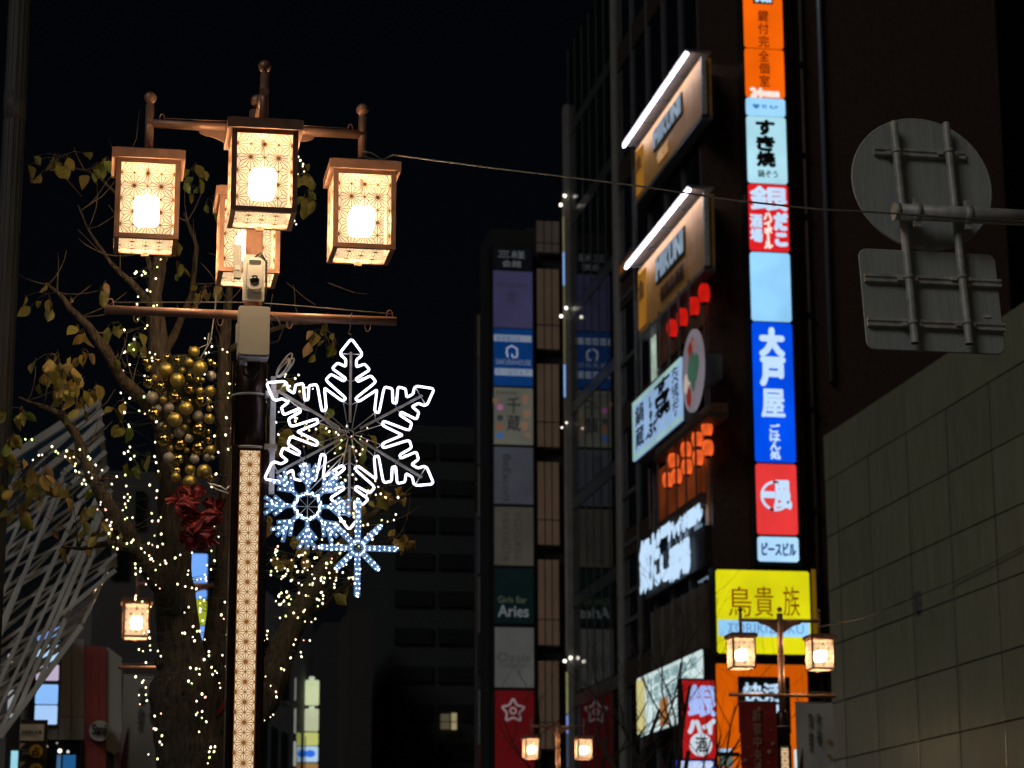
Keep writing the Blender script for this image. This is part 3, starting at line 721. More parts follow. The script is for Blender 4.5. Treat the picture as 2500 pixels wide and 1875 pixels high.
# ---- light strings: one wound along each stem
def octa(r):
    mb = MB(); mb.sph((0, 0, 0), r, 7, 5, (1, 1, 1.25)); return mb
bulbs = []
for m in (FAIRY, FAIRYG, FAIRYP):
    me = octa(.0057).mesh('bulb'); me.materials.append(m); bulbs.append(me)
def light_string(label, pxs, n, spread, d0=-.1, seed=1, order=True):
    rnd = random.Random(seed)
    L = [0]
    for a, b in zip(pxs, pxs[1:]): L.append(L[-1] + math.hypot(b[0]-a[0], b[1]-a[1]))
    pos = []
    n = int(n*1.3)
    for i in range(n):
        t = (i + rnd.uniform(-.4, .4))/n*L[-1]; t = min(max(t, 0), L[-1]*.999)
        k = max(j for j in range(len(L) - 1) if L[j] <= t); f = (t - L[k])/(L[k+1]-L[k])
        x = pxs[k][0] + (pxs[k+1][0]-pxs[k][0])*f; y = pxs[k][1] + (pxs[k+1][1]-pxs[k][1])*f
        s = spread if not isinstance(spread, tuple) else spread[0]*(1-t/L[-1]) + spread[1]*t/L[-1]
        off = s*(1 if i % 2 else -1)*rnd.uniform(.35, 1.05)
        pos.append(P(x + off + rnd.gauss(0, 5), y + rnd.gauss(0, 14), d0 + rnd.uniform(-.08, .1)))
        if rnd.random() < .28: pos.append(pos[-1] + Vector((rnd.uniform(-.04, .04), rnd.uniform(-.02, .02), rnd.uniform(-.035, .035))))
    t0 = thing('light_string', label, 'string lights', pos[0], 'fairy light strings wound through the tree')
    w = MB(); w.tube([p + UY*.012 for p in chaikin(pos, 1, False)], .0016, 4); w.build('wire', LEDWIRE, t0)
    for p in pos:
        o = link('bulb', rnd.choices(bulbs, weights=(7, 2, 1))[0], t0); o.location = p - pos[0]
        s = rnd.uniform(.7, 1.25); o.scale = (s, s, s); o.rotation_euler = (rnd.uniform(-.6, .6), rnd.uniform(-.6, .6), 0)
light_string('string of warm white bulbs climbing the main trunk up to the gold baubles', [(450,1860),(440,1640),(420,1450),(425,1280)], 52, (95,70), -.45, 11)
light_string('string of warm white bulbs on the upper trunk below the left lantern', [(350,1290),(340,1080),(330,900),(350,760),(370,640),(380,545)], 50, (50,28), -.3, 12)
light_string('string of warm white bulbs along the low bough crossing before the lattice building', [(395,1420),(330,1340),(280,1250),(230,1150),(180,1115),(100,1095)], 38, (58,32), -.6, 13)
light_string('string of warm white bulbs on the stem just left of the lamp shaft', [(505,1690),(530,1500),(545,1330),(545,1180),(535,1000),(530,850),(480,870)], 52, (45,26), -.15, 14)
light_string('string of warm white bulbs along the right bough behind the lamp shaft and snowflakes', [(600,1760),(660,1640),(700,1540),(740,1430),(790,1360),(860,1290),(930,1240)], 66, (55,60), .1, 15)
light_string('string of warm white bulbs in the leaves behind the centre of the big star', [(680,920),(740,940),(690,1000),(700,1080),(800,1050),(890,1060),(820,1130),(860,1190),(970,1230)], 44, 34, .1, 16)
light_string('string of warm white bulbs hanging under the blue rope-light snowflake', [(660,1330),(660,1420),(700,1340),(740,1420),(800,1370),(850,1400),(740,1480),(680,1450)], 44, 30, .12, 17)
light_string('short string of bulbs hanging in the twigs between the front and right lanterns', [(735,375),(735,410),(715,440),(715,470),(722,550)], 7, 6, .3, 18)

# ---- bauble cluster with ribbon
BY = TY - .62
def B(x, y, dy=0.): return atY(300 + x*.3497, 820 + y*.3497, BY + dy)
kb = .3497*(atY(500, 1000, BY) - atY(400, 1000, BY)).length / 100
GM = mat('matte gold', (.52, .41, .12), .42, .85, .12, 20)
GG = mat('gloss gold', (.58, .42, .12), .06, 1., .1, 20)
SM = mat('matte champagne', (.38, .36, .3), .5, .3, .1, 20)
CAP = mat('bauble cap', (.6, .5, .25), .3, 1., .1, 20)
baub = thing('bauble_cluster', 'hanging cone of gold and champagne baubles tied above a red ribbon', 'decoration', B(430, 1050))
bl = [(497,110,40,'m'),(300,237,53,'m'),(540,222,53,'m'),(380,308,52,'m'),(463,185,33,'m'),(617,280,36,'s'),(416,240,26,'m'),(610,385,40,'m'),(540,385,30,'m'),(440,507,50,'m'),(363,585,52,'m'),(205,430,43,'s'),(283,443,27,'m'),(322,503,37,'s'),(525,562,40,'s'),(603,507,23,'m'),(603,580,37,'m'),(457,597,28,'m'),(395,675,40,'s'),(462,718,30,'s'),(330,785,22,'m'),(612,797,35,'m'),(470,933,36,'m'),(568,945,52,'m'),(468,1022,52,'m'),(265,630,28,'s'),(320,850,38,'s'),(585,850,30,'s'),(370,985,33,'m'),
      (160,180,30,'g'),(180,325,40,'g'),(265,355,45,'g'),(365,430,45,'g'),(465,375,42,'g'),(545,455,42,'g'),(220,545,42,'g'),(530,650,47,'g'),(285,725,45,'g'),(405,760,45,'g'),(530,785,48,'g'),(390,865,48,'g'),(380,945,38,'g'),(240,175,28,'g'),(380,175,32,'g'),(310,150,25,'g'),(610,180,28,'g'),(595,725,30,'g'),(180,225,25,'m'),(470,285,32,'g'),(520,310,28,'g'),(555,310,20,'m'),(600,455,22,'m'),(245,510,28,'s'),(447,800,20,'m'),(500,860,34,'s'),(300,300,24,'g'),(225,290,24,'m'),(640,200,24,'g'),(470,455,24,'g'),(290,640,24,'g'),(430,640,22,'m'),(560,690,22,'g'),(350,700,20,'g'),(470,860,24,'g'),(440,985,22,'g')]
rb = random.Random(31)
for k in range(330):
    y = rb.uniform(140, 1000); f = (y - 140)/860; xl = 130 + 230*f; xr = 660 - 40*f; x = rb.uniform(xl, xr); r = rb.uniform(18, 36)
    if all((x - b[0])**2 + (y - b[1])**2 > (.82*(r + b[2]))**2 for b in bl): bl.append((x, y, r, rb.choice('gggms')))
sph = {}
for key, m in (('m', GM), ('g', GG), ('s', SM)):
    mb = MB(); mb.sph((0,0,0), 1, 20, 14); me = mb.mesh('bauble'); me.materials.append(m); sph[key] = me
mb = MB(); mb.tube([(0,0,.97),(0,0,1.16)], .16, 8); mb.tube([(.09*math.cos(i*math.pi/4), 0, 1.22 + .09*math.sin(i*math.pi/4)) for i in range(8)], .02, 4, closed=True)
capme = mb.mesh('cap'); capme.materials.append(CAP)
for i, (x, y, r, k) in enumerate(bl):
    o = link('bauble', sph[k], baub); o.location = B(x, y, random.uniform(-.03, .05) - (.0 if k != 'm' else .045) + (.05 if r < 30 else 0)) - wloc(baub)
    o.scale = (r*kb,)*3; o.rotation_euler = (random.uniform(-.7, .7), random.uniform(-.7, .7), 0)
    c = link('cap', capme, o)
mb = MB(); core = [B(430, 160, .13), B(430, 500, .12), B(440, 800, .1), B(455, 1020, .06)]
mb.tube(core, [.1, .1, .07, .03], 12); mb.build('core', mat('garland green', (.015, .022, .01), .9), baub)
RIB = mat('red ribbon', (.2, .008, .008), .5, 0, .35, 14)
mb = MB(); rnd = random.Random(4)
for k in range(46):
    t = k/45; cx = 520 + rnd.uniform(-1, 1)*(165 - 100*t); cy = 1080 + t*380 + rnd.uniform(-20, 20)
    c = B(cx, cy, rnd.uniform(-.1, .05)); Ls = rnd.uniform(45, 90)*kb; Ws = rnd.uniform(22, 44)*kb
    ax = Vector((rnd.uniform(-1, 1), rnd.uniform(-.6, .3), rnd.uniform(-1.2, .5))).normalized(); wd = ax.cross(Vector((rnd.uniform(-.5, .5), 1, rnd.uniform(-.4, .4)))).normalized(); nn = ax.cross(wd)
    b0 = len(mb.v); NU, NV = 15, 8
    for i in range(NU):
        for j in range(NV):
            u = i/(NU-1)*2-1; v = j/(NV-1)*2-1
            p = c + ax*Ls*u + wd*Ws*v*(1-.35*abs(u)) + nn*(Ws*.7*math.cos(u*2.6 + k) + .25*Ws*math.sin(v*5 + k*2 + u*2))
            mb.v.append(p + noise.noise_vector(p*22)*.016)
    for i in range(NU-1):
        for j in range(NV-1):
            a = b0 + i*NV + j; mb.f.append([a, a+1, a+NV+1, a+NV]); mb.sm.append(True)
tag(mb.build('ribbon', RIB, baub), 'crumpled dark red fabric ribbon')
mb = MB(); mb.tube([B(600,1030,-.05), B(680,1050,-.08), B(720,1075,-.08), B(745,1045,-.08)], .004, 5); mb.tube([B(590,1020,-.05), B(650,1070,-.08), B(740,1100,-.08)], .004, 5); mb.build('tie_cord', WHITEPL, baub)
mb = MB(); mb.tube([B(600, -20, .1), B(590, 60, .1), B(520, 90, .1), B(497, 120, .05)], .003, 5); mb.tube([B(660,-380,.3), B(640,-150,.2), B(610,40,.12), B(540,160,.1)], .004, 5); mb.build('hanging_wire', WIRE, baub)

# ================================================================== ROUND ROAD SIGN FROM BEHIND
RY = 9.8
ro = atY(2250, 520, RY); rup = Vector((0, .148, .989)).normalized(); rn = UX.cross(rup)   # rn points at the camera
def S(x, y, off=0.): return hit(x, y, ro + rn*off, rn)
sg = thing('road_sign', 'grey back of a round road sign with a rectangular plate below on two pipes', 'road sign', Vector((5.6, RY, 0)))
cD = S(2252, 448); rD = (S(2419, 455) - S(2084, 440)).length/2
mb = MB(); mb.prism([cD + (UX*math.cos(i*math.pi/32) + rup*math.sin(i*math.pi/32))*rD for i in range(64)], -rn*.012)
disc = mb.build('round_plate', SIGNBACK, sg)
mb = MB(); mb.tube([cD + (UX*math.cos(i*math.pi/32) + rup*math.sin(i*math.pi/32))*rD - rn*.006 for i in range(64)], .008, 6, closed=True); mb.build('rim', SIGNBACK, disc)
a_, b_ = S(2108, 612), S(2455, 858); x0, x1 = (S(2104,612)+S(2134,850)).x/2, (S(2440,620)+S(2458,857)).x/2
c_ = (S(2275, 735)); hw = (x1 - x0)/2; hh = (S(2270,614) - S(2290,854)).length/2; rr = .035; pts = []
for cx, cz, a0 in ((hw-rr, -hh+rr, -90), (hw-rr, hh-rr, 0), (-hw+rr, hh-rr, 90), (-hw+rr, -hh+rr, 180)):
    for i in range(7):
        a = math.radians(a0 + 15*i); pts.append(c_ + UX*(cx + rr*math.cos(a)) + rup*(cz + rr*math.sin(a)))
mb = MB(); mb.prism(pts, -rn*.01); plate = mb.build('lower_plate', SIGNBACK, sg)
mb = MB(); mb.tube([p - rn*.005 for p in pts], .006, 6, closed=True); mb.build('rim', SIGNBACK, plate)
lx = S(2410, 772, .004); MB().obox(lx, UX*.017, rup*.006, rn*.002).build('label_plate', WHITEPL, plate)
for (yy, xl, xr, par) in ((369, 2134, 2355, disc), (678, 2110, 2443, plate), (786, 2118, 2453, plate)):
    p, q = S(xl, yy, .012), S(xr, yy + (xr-xl)*.03, .012); q = Vector((q.x, p.y, p.z))
    mb = MB()
    for k in (-1, 1): mb.obox((p+q)/2 + rup*.0125*k, (q-p)/2, rup*.006, rn*.0115)
    mb.obox((p+q)/2 - rn*.004, (q-p)/2, rup*.0065, rn*.007)
    mb.build('channel', STEEL, par)
for (xt, yt, xb, yb) in ((2180, 303, 2236, 838), (2310, 306, 2366, 840)):
    p, q = S(xt, yt, .05), S(xb, yb, .05); q.x = (p.x + q.x)/2; p = Vector((q.x, p.y, p.z))
    mb = MB(); n = 16
    pr = MB(); pr.tube([p, q], .0185, 18, caps=False); pr.tube([q, p], .0155, 18, caps=False); pr.sph(p, .0185, 12, 8)
    pipe = pr.build('post_pipe', STEEL, sg)
    for yy in (372, 681, 790):
        f = (yy - yt)/(yb - yt); cpt = p.lerp(q, f)
        mb = MB(); mb.tube([cpt + rup*.009, cpt - rup*.009], .0215, 14)
        for k in (-1, 1): mb.obox(cpt - rn*.02 + UX*.034*k, UX*.012, rup*.009, rn*.008)
        mb.build('bracket', STEEL, pipe)
p, q = S(2188, 516, .115), S(2520, 541, .115); ax = Vector((1, 0, 0)); p2 = p + UX*2.4
mb = MB(); mb.tube([p, p + UX*.7], .037, 22); mb.tube([p - UX*.012, p + UX*.012], .041, 22); mb.tube([p + UX*.7, p2], .04, 22)
mb.tube([p2 + UX*.0, Vector((p2.x + .25, p2.y, p2.z - .1)), Vector((p2.x + .35, p2.y, p2.z - .4)), Vector((p2.x + .35, p2.y, 0))], [.05, .055, .06, .08], 20)
arm_ = mb.build('support_arm', STEEL, sg)
for xx in (2238, 2362):
    cc = S(xx, 523, .115); cc = Vector((cc.x, p.y, p.z))
    mb = MB(); mb.tube([cc - UX*.017, cc + UX*.017], .0425, 20); mb.obox(cc + UZ*.052, UX*.012, UY*.012, UZ*.014); mb.obox(cc - UZ*.052, UX*.015, UY*.012, UZ*.016); mb.obox(cc + UY*.045, UX*.015, UY*.03, UZ*.02)
    mb.build('clamp', STEEL, arm_)
# ---- span wire
w0 = A + Vector((ARM, -.02, 5.57)); w1 = atY(2118, 519, RY - .5); w2 = atY(2520, 541, RY - .6)
mb = MB(); q = []
mid = [w0, w0 + Vector((.1, -.01, -.02))]
ws = [(960,378,11.8),(1200,410,11.3),(1400,434,10.9),(1550,453,10.6),(1800,490,10.1),(2000,511,9.6),(2150,519,9.3),(2350,533,9.2),(2520,543,9.1),(2800,560,9.0)]
mid += [atY(x, y, d) for x, y, d in ws[:-1]] + [Vector((p2.x, p2.y - .05, p2.z + .02))]
mb.tube(mid, .0045, 6); mb2 = MB(); mb2.tube([w0 + UZ*.03, w0 + Vector((.05, -.01, .02)), w0 + Vector((.12, -.02, -.03)), w0 + Vector((.2, -.02, -.035))], .004, 5)
sp = thing('span_wire', 'thin cable strung from the lamp to the right across the round sign', 'cable', w0)
mb.build('cable', mat('span cable', (.12, .115, .1), .5), sp); mb2.build('guy_wire', WIRE, sp)
MB().tube([A + Vector((ARM, 0, 5.535)), A + Vector((ARM, 0, 5.565))], .027, 14).build('clamp_band', BLACK, sp)

# ================================================================== RIGHT SIDE: PANELLED WALL
XW = 14.5
PANEL = mat('olive metal panel', (.36, .375, .27), .34, .1, .12, 1.2, rvar=.08)
PANEL2 = mat('olive metal panel dark', (.32, .335, .245), .38, .1, .12, 1.2, rvar=.08)
for _m in (PANEL, PANEL2):
    _nt = _m.node_tree; _mp = _nt.nodes.new('ShaderNodeMapping'); _mp.inputs['Scale'].default_value = (1, 4.5, .8)
    _nz = next(n for n in _nt.nodes if n.type == 'TEX_NOISE'); _nz.inputs['Detail'].default_value = 10; _tc = next(n for n in _nt.nodes if n.type == 'TEX_COORD')
    _nt.links.new(_tc.outputs['Object'], _mp.inputs[0]); _nt.links.new(_mp.outputs[0], _nz.inputs['Vector'])
yend = atX(2010, 1064, XW).y; ztop = atX(2010, 1064, XW).z
pw_ = thing('panelled_building', 'dim olive building clad in large flat metal panels with open joints', 'building', Vector((XW + 4, 34, 0)))
MB().box((XW + .06, 22, 0), (XW + 12, yend - .02, ztop - .05)).build('wall', DARKMETAL, pw_)
yc = [yend, 42.9]
yv = [atX(x, 1400, XW).y for x in (2052, 2131, 2227, 2327, 2437)]
ys = [yend] + yv; stp = yv[-2] - yv[-1]
while ys[-1] > 24.5: ys.append(ys[-1] - stp)
zr = [atX(2500, y, XW).z for y in (881, 1057, 1227, 1397, 1576, 1752)]
zs = [ztop - .0] + zr; sz = (zr[0] - zr[-1])/5
while zs[-1] > .6: zs.append(zs[-1] - sz)
rnd = random.Random(3)
for i in range(len(ys) - 1):
    for j in range(len(zs) - 1):
        g = .03
        mb = MB(); dx = rnd.uniform(-.004, .004); tl = rnd.uniform(-.006, .006); tv = rnd.uniform(-.006, .006)
        y0, y1, z0, z1 = ys[i+1] + g/2, ys[i] - g/2, max(zs[j+1] + g/2, 0.02), zs[j] - g/2
        X0 = XW + dx
        mb.add([(X0+tl, y0, z0), (X0-tl, y1, z0), (X0-tl+tv, y1, z1), (X0+tl+tv, y0, z1), (XW+.055, y0, z0), (XW+.055, y1, z0), (XW+.055, y1, z1), (XW+.055, y0, z1)],
               [(3,2,1,0),(4,5,6,7),(0,1,5,4),(1,2,6,5),(2,3,7,6),(3,0,4,7)])
        mb.build('panel', PANEL if rnd.random() < .75 else PANEL2, pw_)
CHR = mat('bright joint trim', (.5, .5, .47), .25, .9, .1, 5)
for i, y in enumerate(ys[1:6]):
    MB().box((XW - .012, y - .012, .1), (XW + .03, y + .012, zs[1])).build('joint_trim', CHR if i in (0, 1, 2, 4) else GREYMETAL, pw_)
wr = thing('wall_cable', 'thin cable sagging from the far lamp along the olive panelled wall', 'cable', atX(2240, 1460, XW - .05))
mb = MB(); mb.tube([Vector((9.3 + ARM, 31.6, 5.62)), atY(2120, 1505, 31.2) , atY(2200, 1472, 30.8), atX(2240, 1455, XW - .3), atX(2330, 1420, XW - .05), atX(2420, 1375, XW - .05), atX(2500, 1333, XW - .05), atX(2560, 1300, XW - .05)], .012, 6)
mb.build('cable', mat('dull cable', (.2, .19, .17), .6), wr)
mb = MB(); c0 = atX(2242, 1465, XW - .03); mb.box((c0.x - .05, c0.y - .1, c0.z - .2), (c0.x + .05, c0.y + .1, c0.z + .15)); mb.build('wall_bracket', GREYMETAL, wr)

# ================================================================== RIGHT SIDE: BROWN TILED BUILDING
YF = 54.75
ZB = 34.
YB = atX(1512, 1200, XW).y
br = thing('tiled_building', 'tall dark brown tiled building with stacked shop signs and glazed side', 'building', Vector((XW + 4, YF + 4, 0)))
mb = MB(); mb.box((XW + .12, YF, 0), (XW + 7.9, YB, ZB)); mb.box((XW - .0, YF - .03, 0), (XW + 1.05, YF + .35, ZB)); mb.build('wall', BROWNTILE, br)
yfar = atX(1548, 700, XW).y
# storey bands from the side signs
zA = rectX(1543, 362, 1702, 128, 480, XW)
zB_ = rectX(1547, 660, 1708, 464, 800, XW)
st_h = zA[3] - zB_[3]
zl = zB_[3] - st_h*4
lev = [zl + st_h*i for i in range(0, 10)]
ycols = [YF + .4 + (yfar - YF - .4)*i/4 for i in range(5)] + [YB - .35]
PANES = [GLASSDARK, mat('glass violet', (.012, .01, .022), .06, 0, .2, 3, spec=.8), mat('glass blue', (.008, .014, .022), .05, 0, .2, 3, spec=.8)]
rnd = random.Random(5)
for j in range(len(lev) - 1):
    for i in range(len(ycols) - 1):
        a, b = ycols[i] + .06, ycols[i+1] - .06
        z0, z1 = lev[j] + .12, lev[j+1] - .75
        MB().box((XW + .05, a, z0), (XW + .115, b, z1)).build('window', rnd.choice(PANES), br)
    MB().box((XW + .02, ycols[0], lev[j+1] - .7), (XW + .118, YB - .4, lev[j+1] + .05)).build('spandrel', mat('spandrel brown', (.06, .045, .035), .5, 0, .2, 4), br)
for i, y in enumerate(ycols):
    MB().box((XW - .02, y - .045, .5), (XW + .11, y + .045, ZB)).build('mullion', GREYMETAL, br)
MB().box((XW - .08, YB - .35, 0), (XW + .3, YB + .1, ZB)).build('pilaster', mat('pale pilaster', (.34, .32, .3), .6, 0, .15, 3), br)
for yy in (605, 640, 700, 860, 1195, 1318, 1440, 1510):
    p = atX(1545, yy, XW)
    MB().box((XW - .01, yfar + .05, p.z - .06), (XW + .049, YB - .4, p.z + .06)).build('transom', GREYMETAL, br)
p = atX(1545, 612, XW)
MB().box((XW + .01, yfar + .05, p.z - .2), (XW + .04, YB - .4, p.z + .17)).build('orange_band', sign(120, 70, 30, .6), br)
# roof rail on the side and drain pipes on the front
for xx, m, r in ((1938, mat('copper pipe', (.25, .13, .09), .4, .4, .2, 4), .07), (1968, mat('dull pipe', (.16, .12, .1), .5, .3, .2, 4), .05)):
    q0 = atY(xx, 500, YF - .12); mb = MB(); mb.tube([(q0.x, YF - .12, 0), (q0.x, YF - .12, ZB)], r, 12); pi_ = mb.build('drain_pipe', m, br)
    for yy in (160, 380, 530, 770, 1000, 1250):
        c0 = atY(xx, yy, YF - .12); MB().box((q0.x - r*1.5, YF - .2, c0.z - .06), (q0.x + r*1.5, YF - .003, c0.z + .06)).build('pipe_clip', DARKMETAL, pi_)
q0 = atY(2014, 450, YF - .1); q1 = atY(2029, 930, YF - .1)
mb = MB(); mb.tube([(q0.x, YF - .1, q1.z), (q0.x, YF - .1, ZB)], .07, 10); mb.build('downpipe', mat('blue grey pipe', (.3, .36, .45), .4, .4, .1, 4), br)
# dark blue neighbour beyond
nb = thing('dark_blue_building', 'dark blue plain building rising behind the brown tiled one', 'building', Vector((30, 70, 0)))
MB().box((XW + 9.5, YF + 6, 0), (XW + 24, YF + 20, 42)).build('wall', mat('navy wall', (.05, .07, .13), .6, 0, .1, 2), nb)

# ---- the vertical sign tower on the front
TYW = YF - .55
tw_ = thing('sign_tower', 'tall vertical tower of backlit shop signs on the brown tiled building', 'sign', Vector((atY(1880, 900, TYW).x, YF - .3, 0)))
def tower_px(yt, yb, inset=1.5):
    f = lambda y: 1813 + (1850 - 1813)*y/1370; g = lambda y: 1911 + (1952 - 1911)*y/1375
    ym = (yt + yb)/2; return (f(ym) + inset, yt, g(ym) - inset, yb)
tb_ = [(-330, -64, sign(255, 110, 12), 'orange sign panel above the frame'), (-60, 117, sign(245, 100, 8), 'orange sign panel with dark vertical characters and a black plaque'),
       (120, 238, sign(245, 100, 8), 'orange sign panel with dark vertical characters and a white 24-hour line'), (240, 283, sign(158, 216, 255), 'small pale blue sign panel with faint marks'),
       (285, 447, sign(172, 220, 235), 'pale sign panel with black brush characters for sukiyaki'), (450, 613, sign(222, 32, 38), 'red sign panel with fat white bubble characters'),
       (617, 784, sign(150, 212, 255), 'blank pale blue sign panel'), (788, 1128, sign(2, 78, 235), 'deep blue sign panel with white brush characters'),
       (1133, 1305, sign(232, 58, 58), 'red sign panel with a white ring emblem'), (1311, 1371, sign(178, 222, 255), 'small pale blue sign panel with the building name')]
tp_ = []
for (yt, yb, m, lab) in tb_:
    x0, x1, z0, z1 = rectY(*tower_px(yt, yb), TYW); xm0, xm1, _, _ = rectY(*tower_px(600, 700), TYW)
    mb = MB(); r = .05
    rbox(mb, xm0, xm1, z0, z1, TYW, TYW + .03, .07)
    o = mb.build('sign_panel', m, tw_); o['label'] = lab; tp_.append(o)
x0, x1, z0, z1 = xm0, xm1, rectY(*tower_px(1311, 1376), TYW)[2], rectY(*tower_px(-332, 0), TYW)[3]
MB().box((x0 - .05, TYW + .032, z0 - .05), (x1 + .05, YF - .06, z1 + .1)).build('case', DARKMETAL, tw_)
mb = MB()
for s in (-1, 1):
    xx = (x0 - .05) if s < 0 else (x1 + .05)
    mb.box((min(xx, xx + s*.03), TYW - .01, z0 - .06), (max(xx, xx + s*.03), TYW + .1, z1 + .1))
mb.build('side_rail', DARKMETAL, tw_)
INKB = mat('sign ink black', (.012, .012, .012), .6, 0, .1, 5)
INKR = mat('sign ink maroon', (.16, .03, .0), .6, 0, .1, 5)
WL = emis('lit white lettering', srgb(196, 226, 255), 1.0, .04)
WL2 = emis('lit warm lettering', srgb(255, 235, 225), 1.0, .04)
face_sign(tp_[1], 'plaque', (1838, -50, 1886, 9), TYW - .02, INKB)
ltr(tp_[1], '快活', (1842, -30, 1882, 5), TYW - .03, WL, False, .02)
DKO = emis('ink on orange', srgb(105, 34, 6), 1, .1)
ltr(tp_[1], '鍵付完', (1851, 24, 1876, 117), TYW, DKO, True, .006)
ltr(tp_[2], '全個室', (1853, 122, 1878, 213), TYW, DKO, True, .006)
ltr(tp_[2], '24', (1833, 216, 1860, 237), TYW, WL2, False, .03); ltr(tp_[2], '時間営業', (1862, 224, 1902, 237), TYW, WL2, False, .02)
ltr(tp_[3], '♥ 竹 もP', (1838, 256, 1898, 267), TYW, emis('blue ink', srgb(62, 130, 190), 1, .1), False, .006)
ltr(tp_[4], 'すき焼', (1848, 293, 1890, 408), TYW, INKB, True, .03)
ltr(tp_[4], '鍋ぞう', (1850, 416, 1898, 434), TYW, INKB, False, .004)
ltr(tp_[5], '銀', (1833, 458, 1920, 513), TYW, WL, False, .028)
ltr(tp_[5], 'だこ', (1892, 520, 1921, 607), TYW, WL, True, .04)
ltr(tp_[5], 'ハイボール', (1866, 520, 1884, 607), TYW, WL2, True, .02)
ltr(tp_[5], '酒場', (1832, 522, 1860, 592), TYW, WL, True, .018)
ltr(tp_[7], '大戸', (1858, 800, 1912, 944), TYW, WL, True, .055); ltr(tp_[7], '屋', (1860, 952, 1914, 1018), TYW, WL, False, .025)
ltr(tp_[7], 'ごはん処', (1880, 1035, 1904, 1122), TYW, WL, True, .012)
ltr(tp_[8], '風', (1890, 1175, 1930, 1242), TYW, WL, False, .025)
ltr(tp_[8], '一', (1860, 1202, 1890, 1214), TYW, WL, False, .02)
c0 = atY(1893, 1211, TYW - .02); mb = MB()
for (a0, a1) in ((100, 250), (262, 330), (340, 440)):
    mb.tube([c0 + Vector((math.cos(math.radians(a)), 0, math.sin(math.radians(a))))*.34 for a in range(a0, a1, 6)], .035, 6)
mb.build('ring_emblem', WL, tp_[8])
mb = MB(); mb.tube([c0 + UY*.012 + Vector((math.cos(math.radians(a)), 0, math.sin(math.radians(a))))*.345 for a in range(0, 360, 8)], .03, 6, closed=True); mb.build('ring_outline', INKB, tp_[8])
ltr(tp_[9], 'ピースビル', (1860, 1326, 1942, 1356), TYW, emis('deep blue ink', srgb(28, 52, 122), 1, .1), False, .012)

# ---- yellow sign
YS = YF - .5
ye = thing('yellow_sign', 'bright yellow lit signboard with red characters and a pale blue strip', 'sign', Vector((atY(1864, 1500, YS).x, YF, atY(1864, 1596, YS).z)))
yl = face_sign(ye, 'sign_face', (1750, 1393, 1978, 1596), YS, sign(222, 216, 18), .45, DARKMETAL, .06, rnd=.06)
face_sign(ye, 'blue_strip', (1754, 1515, 1976, 1554), YS - .012, sign(150, 212, 255), rnd=.0)
RED = emis('ink on yellow', srgb(120, 52, 4), 1, .1)
ltr(ye, '鳥', (1778, 1432, 1834, 1505), YS, RED); ltr(ye, '貴', (1842, 1432, 1888, 1505), YS, RED); ltr(ye, '族', (1912, 1432, 1952, 1505), YS, RED)
ltr(ye, 'TORIKIZOKU', (1775, 1523, 1962, 1546), YS - .014, emis('slate ink', srgb(110, 140, 190), 1, .1))
# ---- orange portal sign with black panel
op = thing('orange_sign', 'orange lit portal sign with a black panel of white characters', 'sign', Vector((atY(1864, 1700, YS).x, YF, 0)))
x0, x1, z0, z1 = rectY(1752, 1622, 1975, 1960, YS)
face_sign(op, 'sign_face', (1752, 1622, 1975, 1960), YS, sign(205, 88, 4), .45, DARKMETAL, .04)
bk = face_sign(op, 'black_panel', (1803, 1652, 1930, 1790), YS - .02, INKB)
ltr(op, '快活', (1815, 1669, 1909, 1714), YS - .03, WL, False, .02); ltr(op, 'CLUB', (1820, 1724, 1913, 1756), YS - .03, WL, False, .04)
face_sign(op, 'small_sign', (1888, 1776, 1906, 1822), YS - .1, sign(215, 90, 20))
face_sign(op, 'small_sign', (1888, 1792, 1906, 1804), YS - .12, sign(230, 220, 215))
for (a, b, c, d, m) in ((1755, 1828, 1790, 1844, sign(170, 205, 240)), (1885, 1843, 1908, 1875, sign(185, 220, 245)), (1940, 1830, 1950, 1875, sign(200, 225, 230)), (1756, 1846, 1790, 1872, sign(90, 110, 100))):
    face_sign(op, 'small_sign', (a, b, c, d), YS - .14, m)
# ---- strip beside the yellow sign
yp = thing('sign_edge_lamp', 'narrow amber lit strip down the building edge beside the yellow sign', 'sign', Vector((atY(1990, 1500, YS).x, YF, 0)))
face_sign(yp, 'strip_face', (1984, 1390, 1995, 1640), YS + .1, sign(120, 88, 14, .7), .4, DARKMETAL, .03)

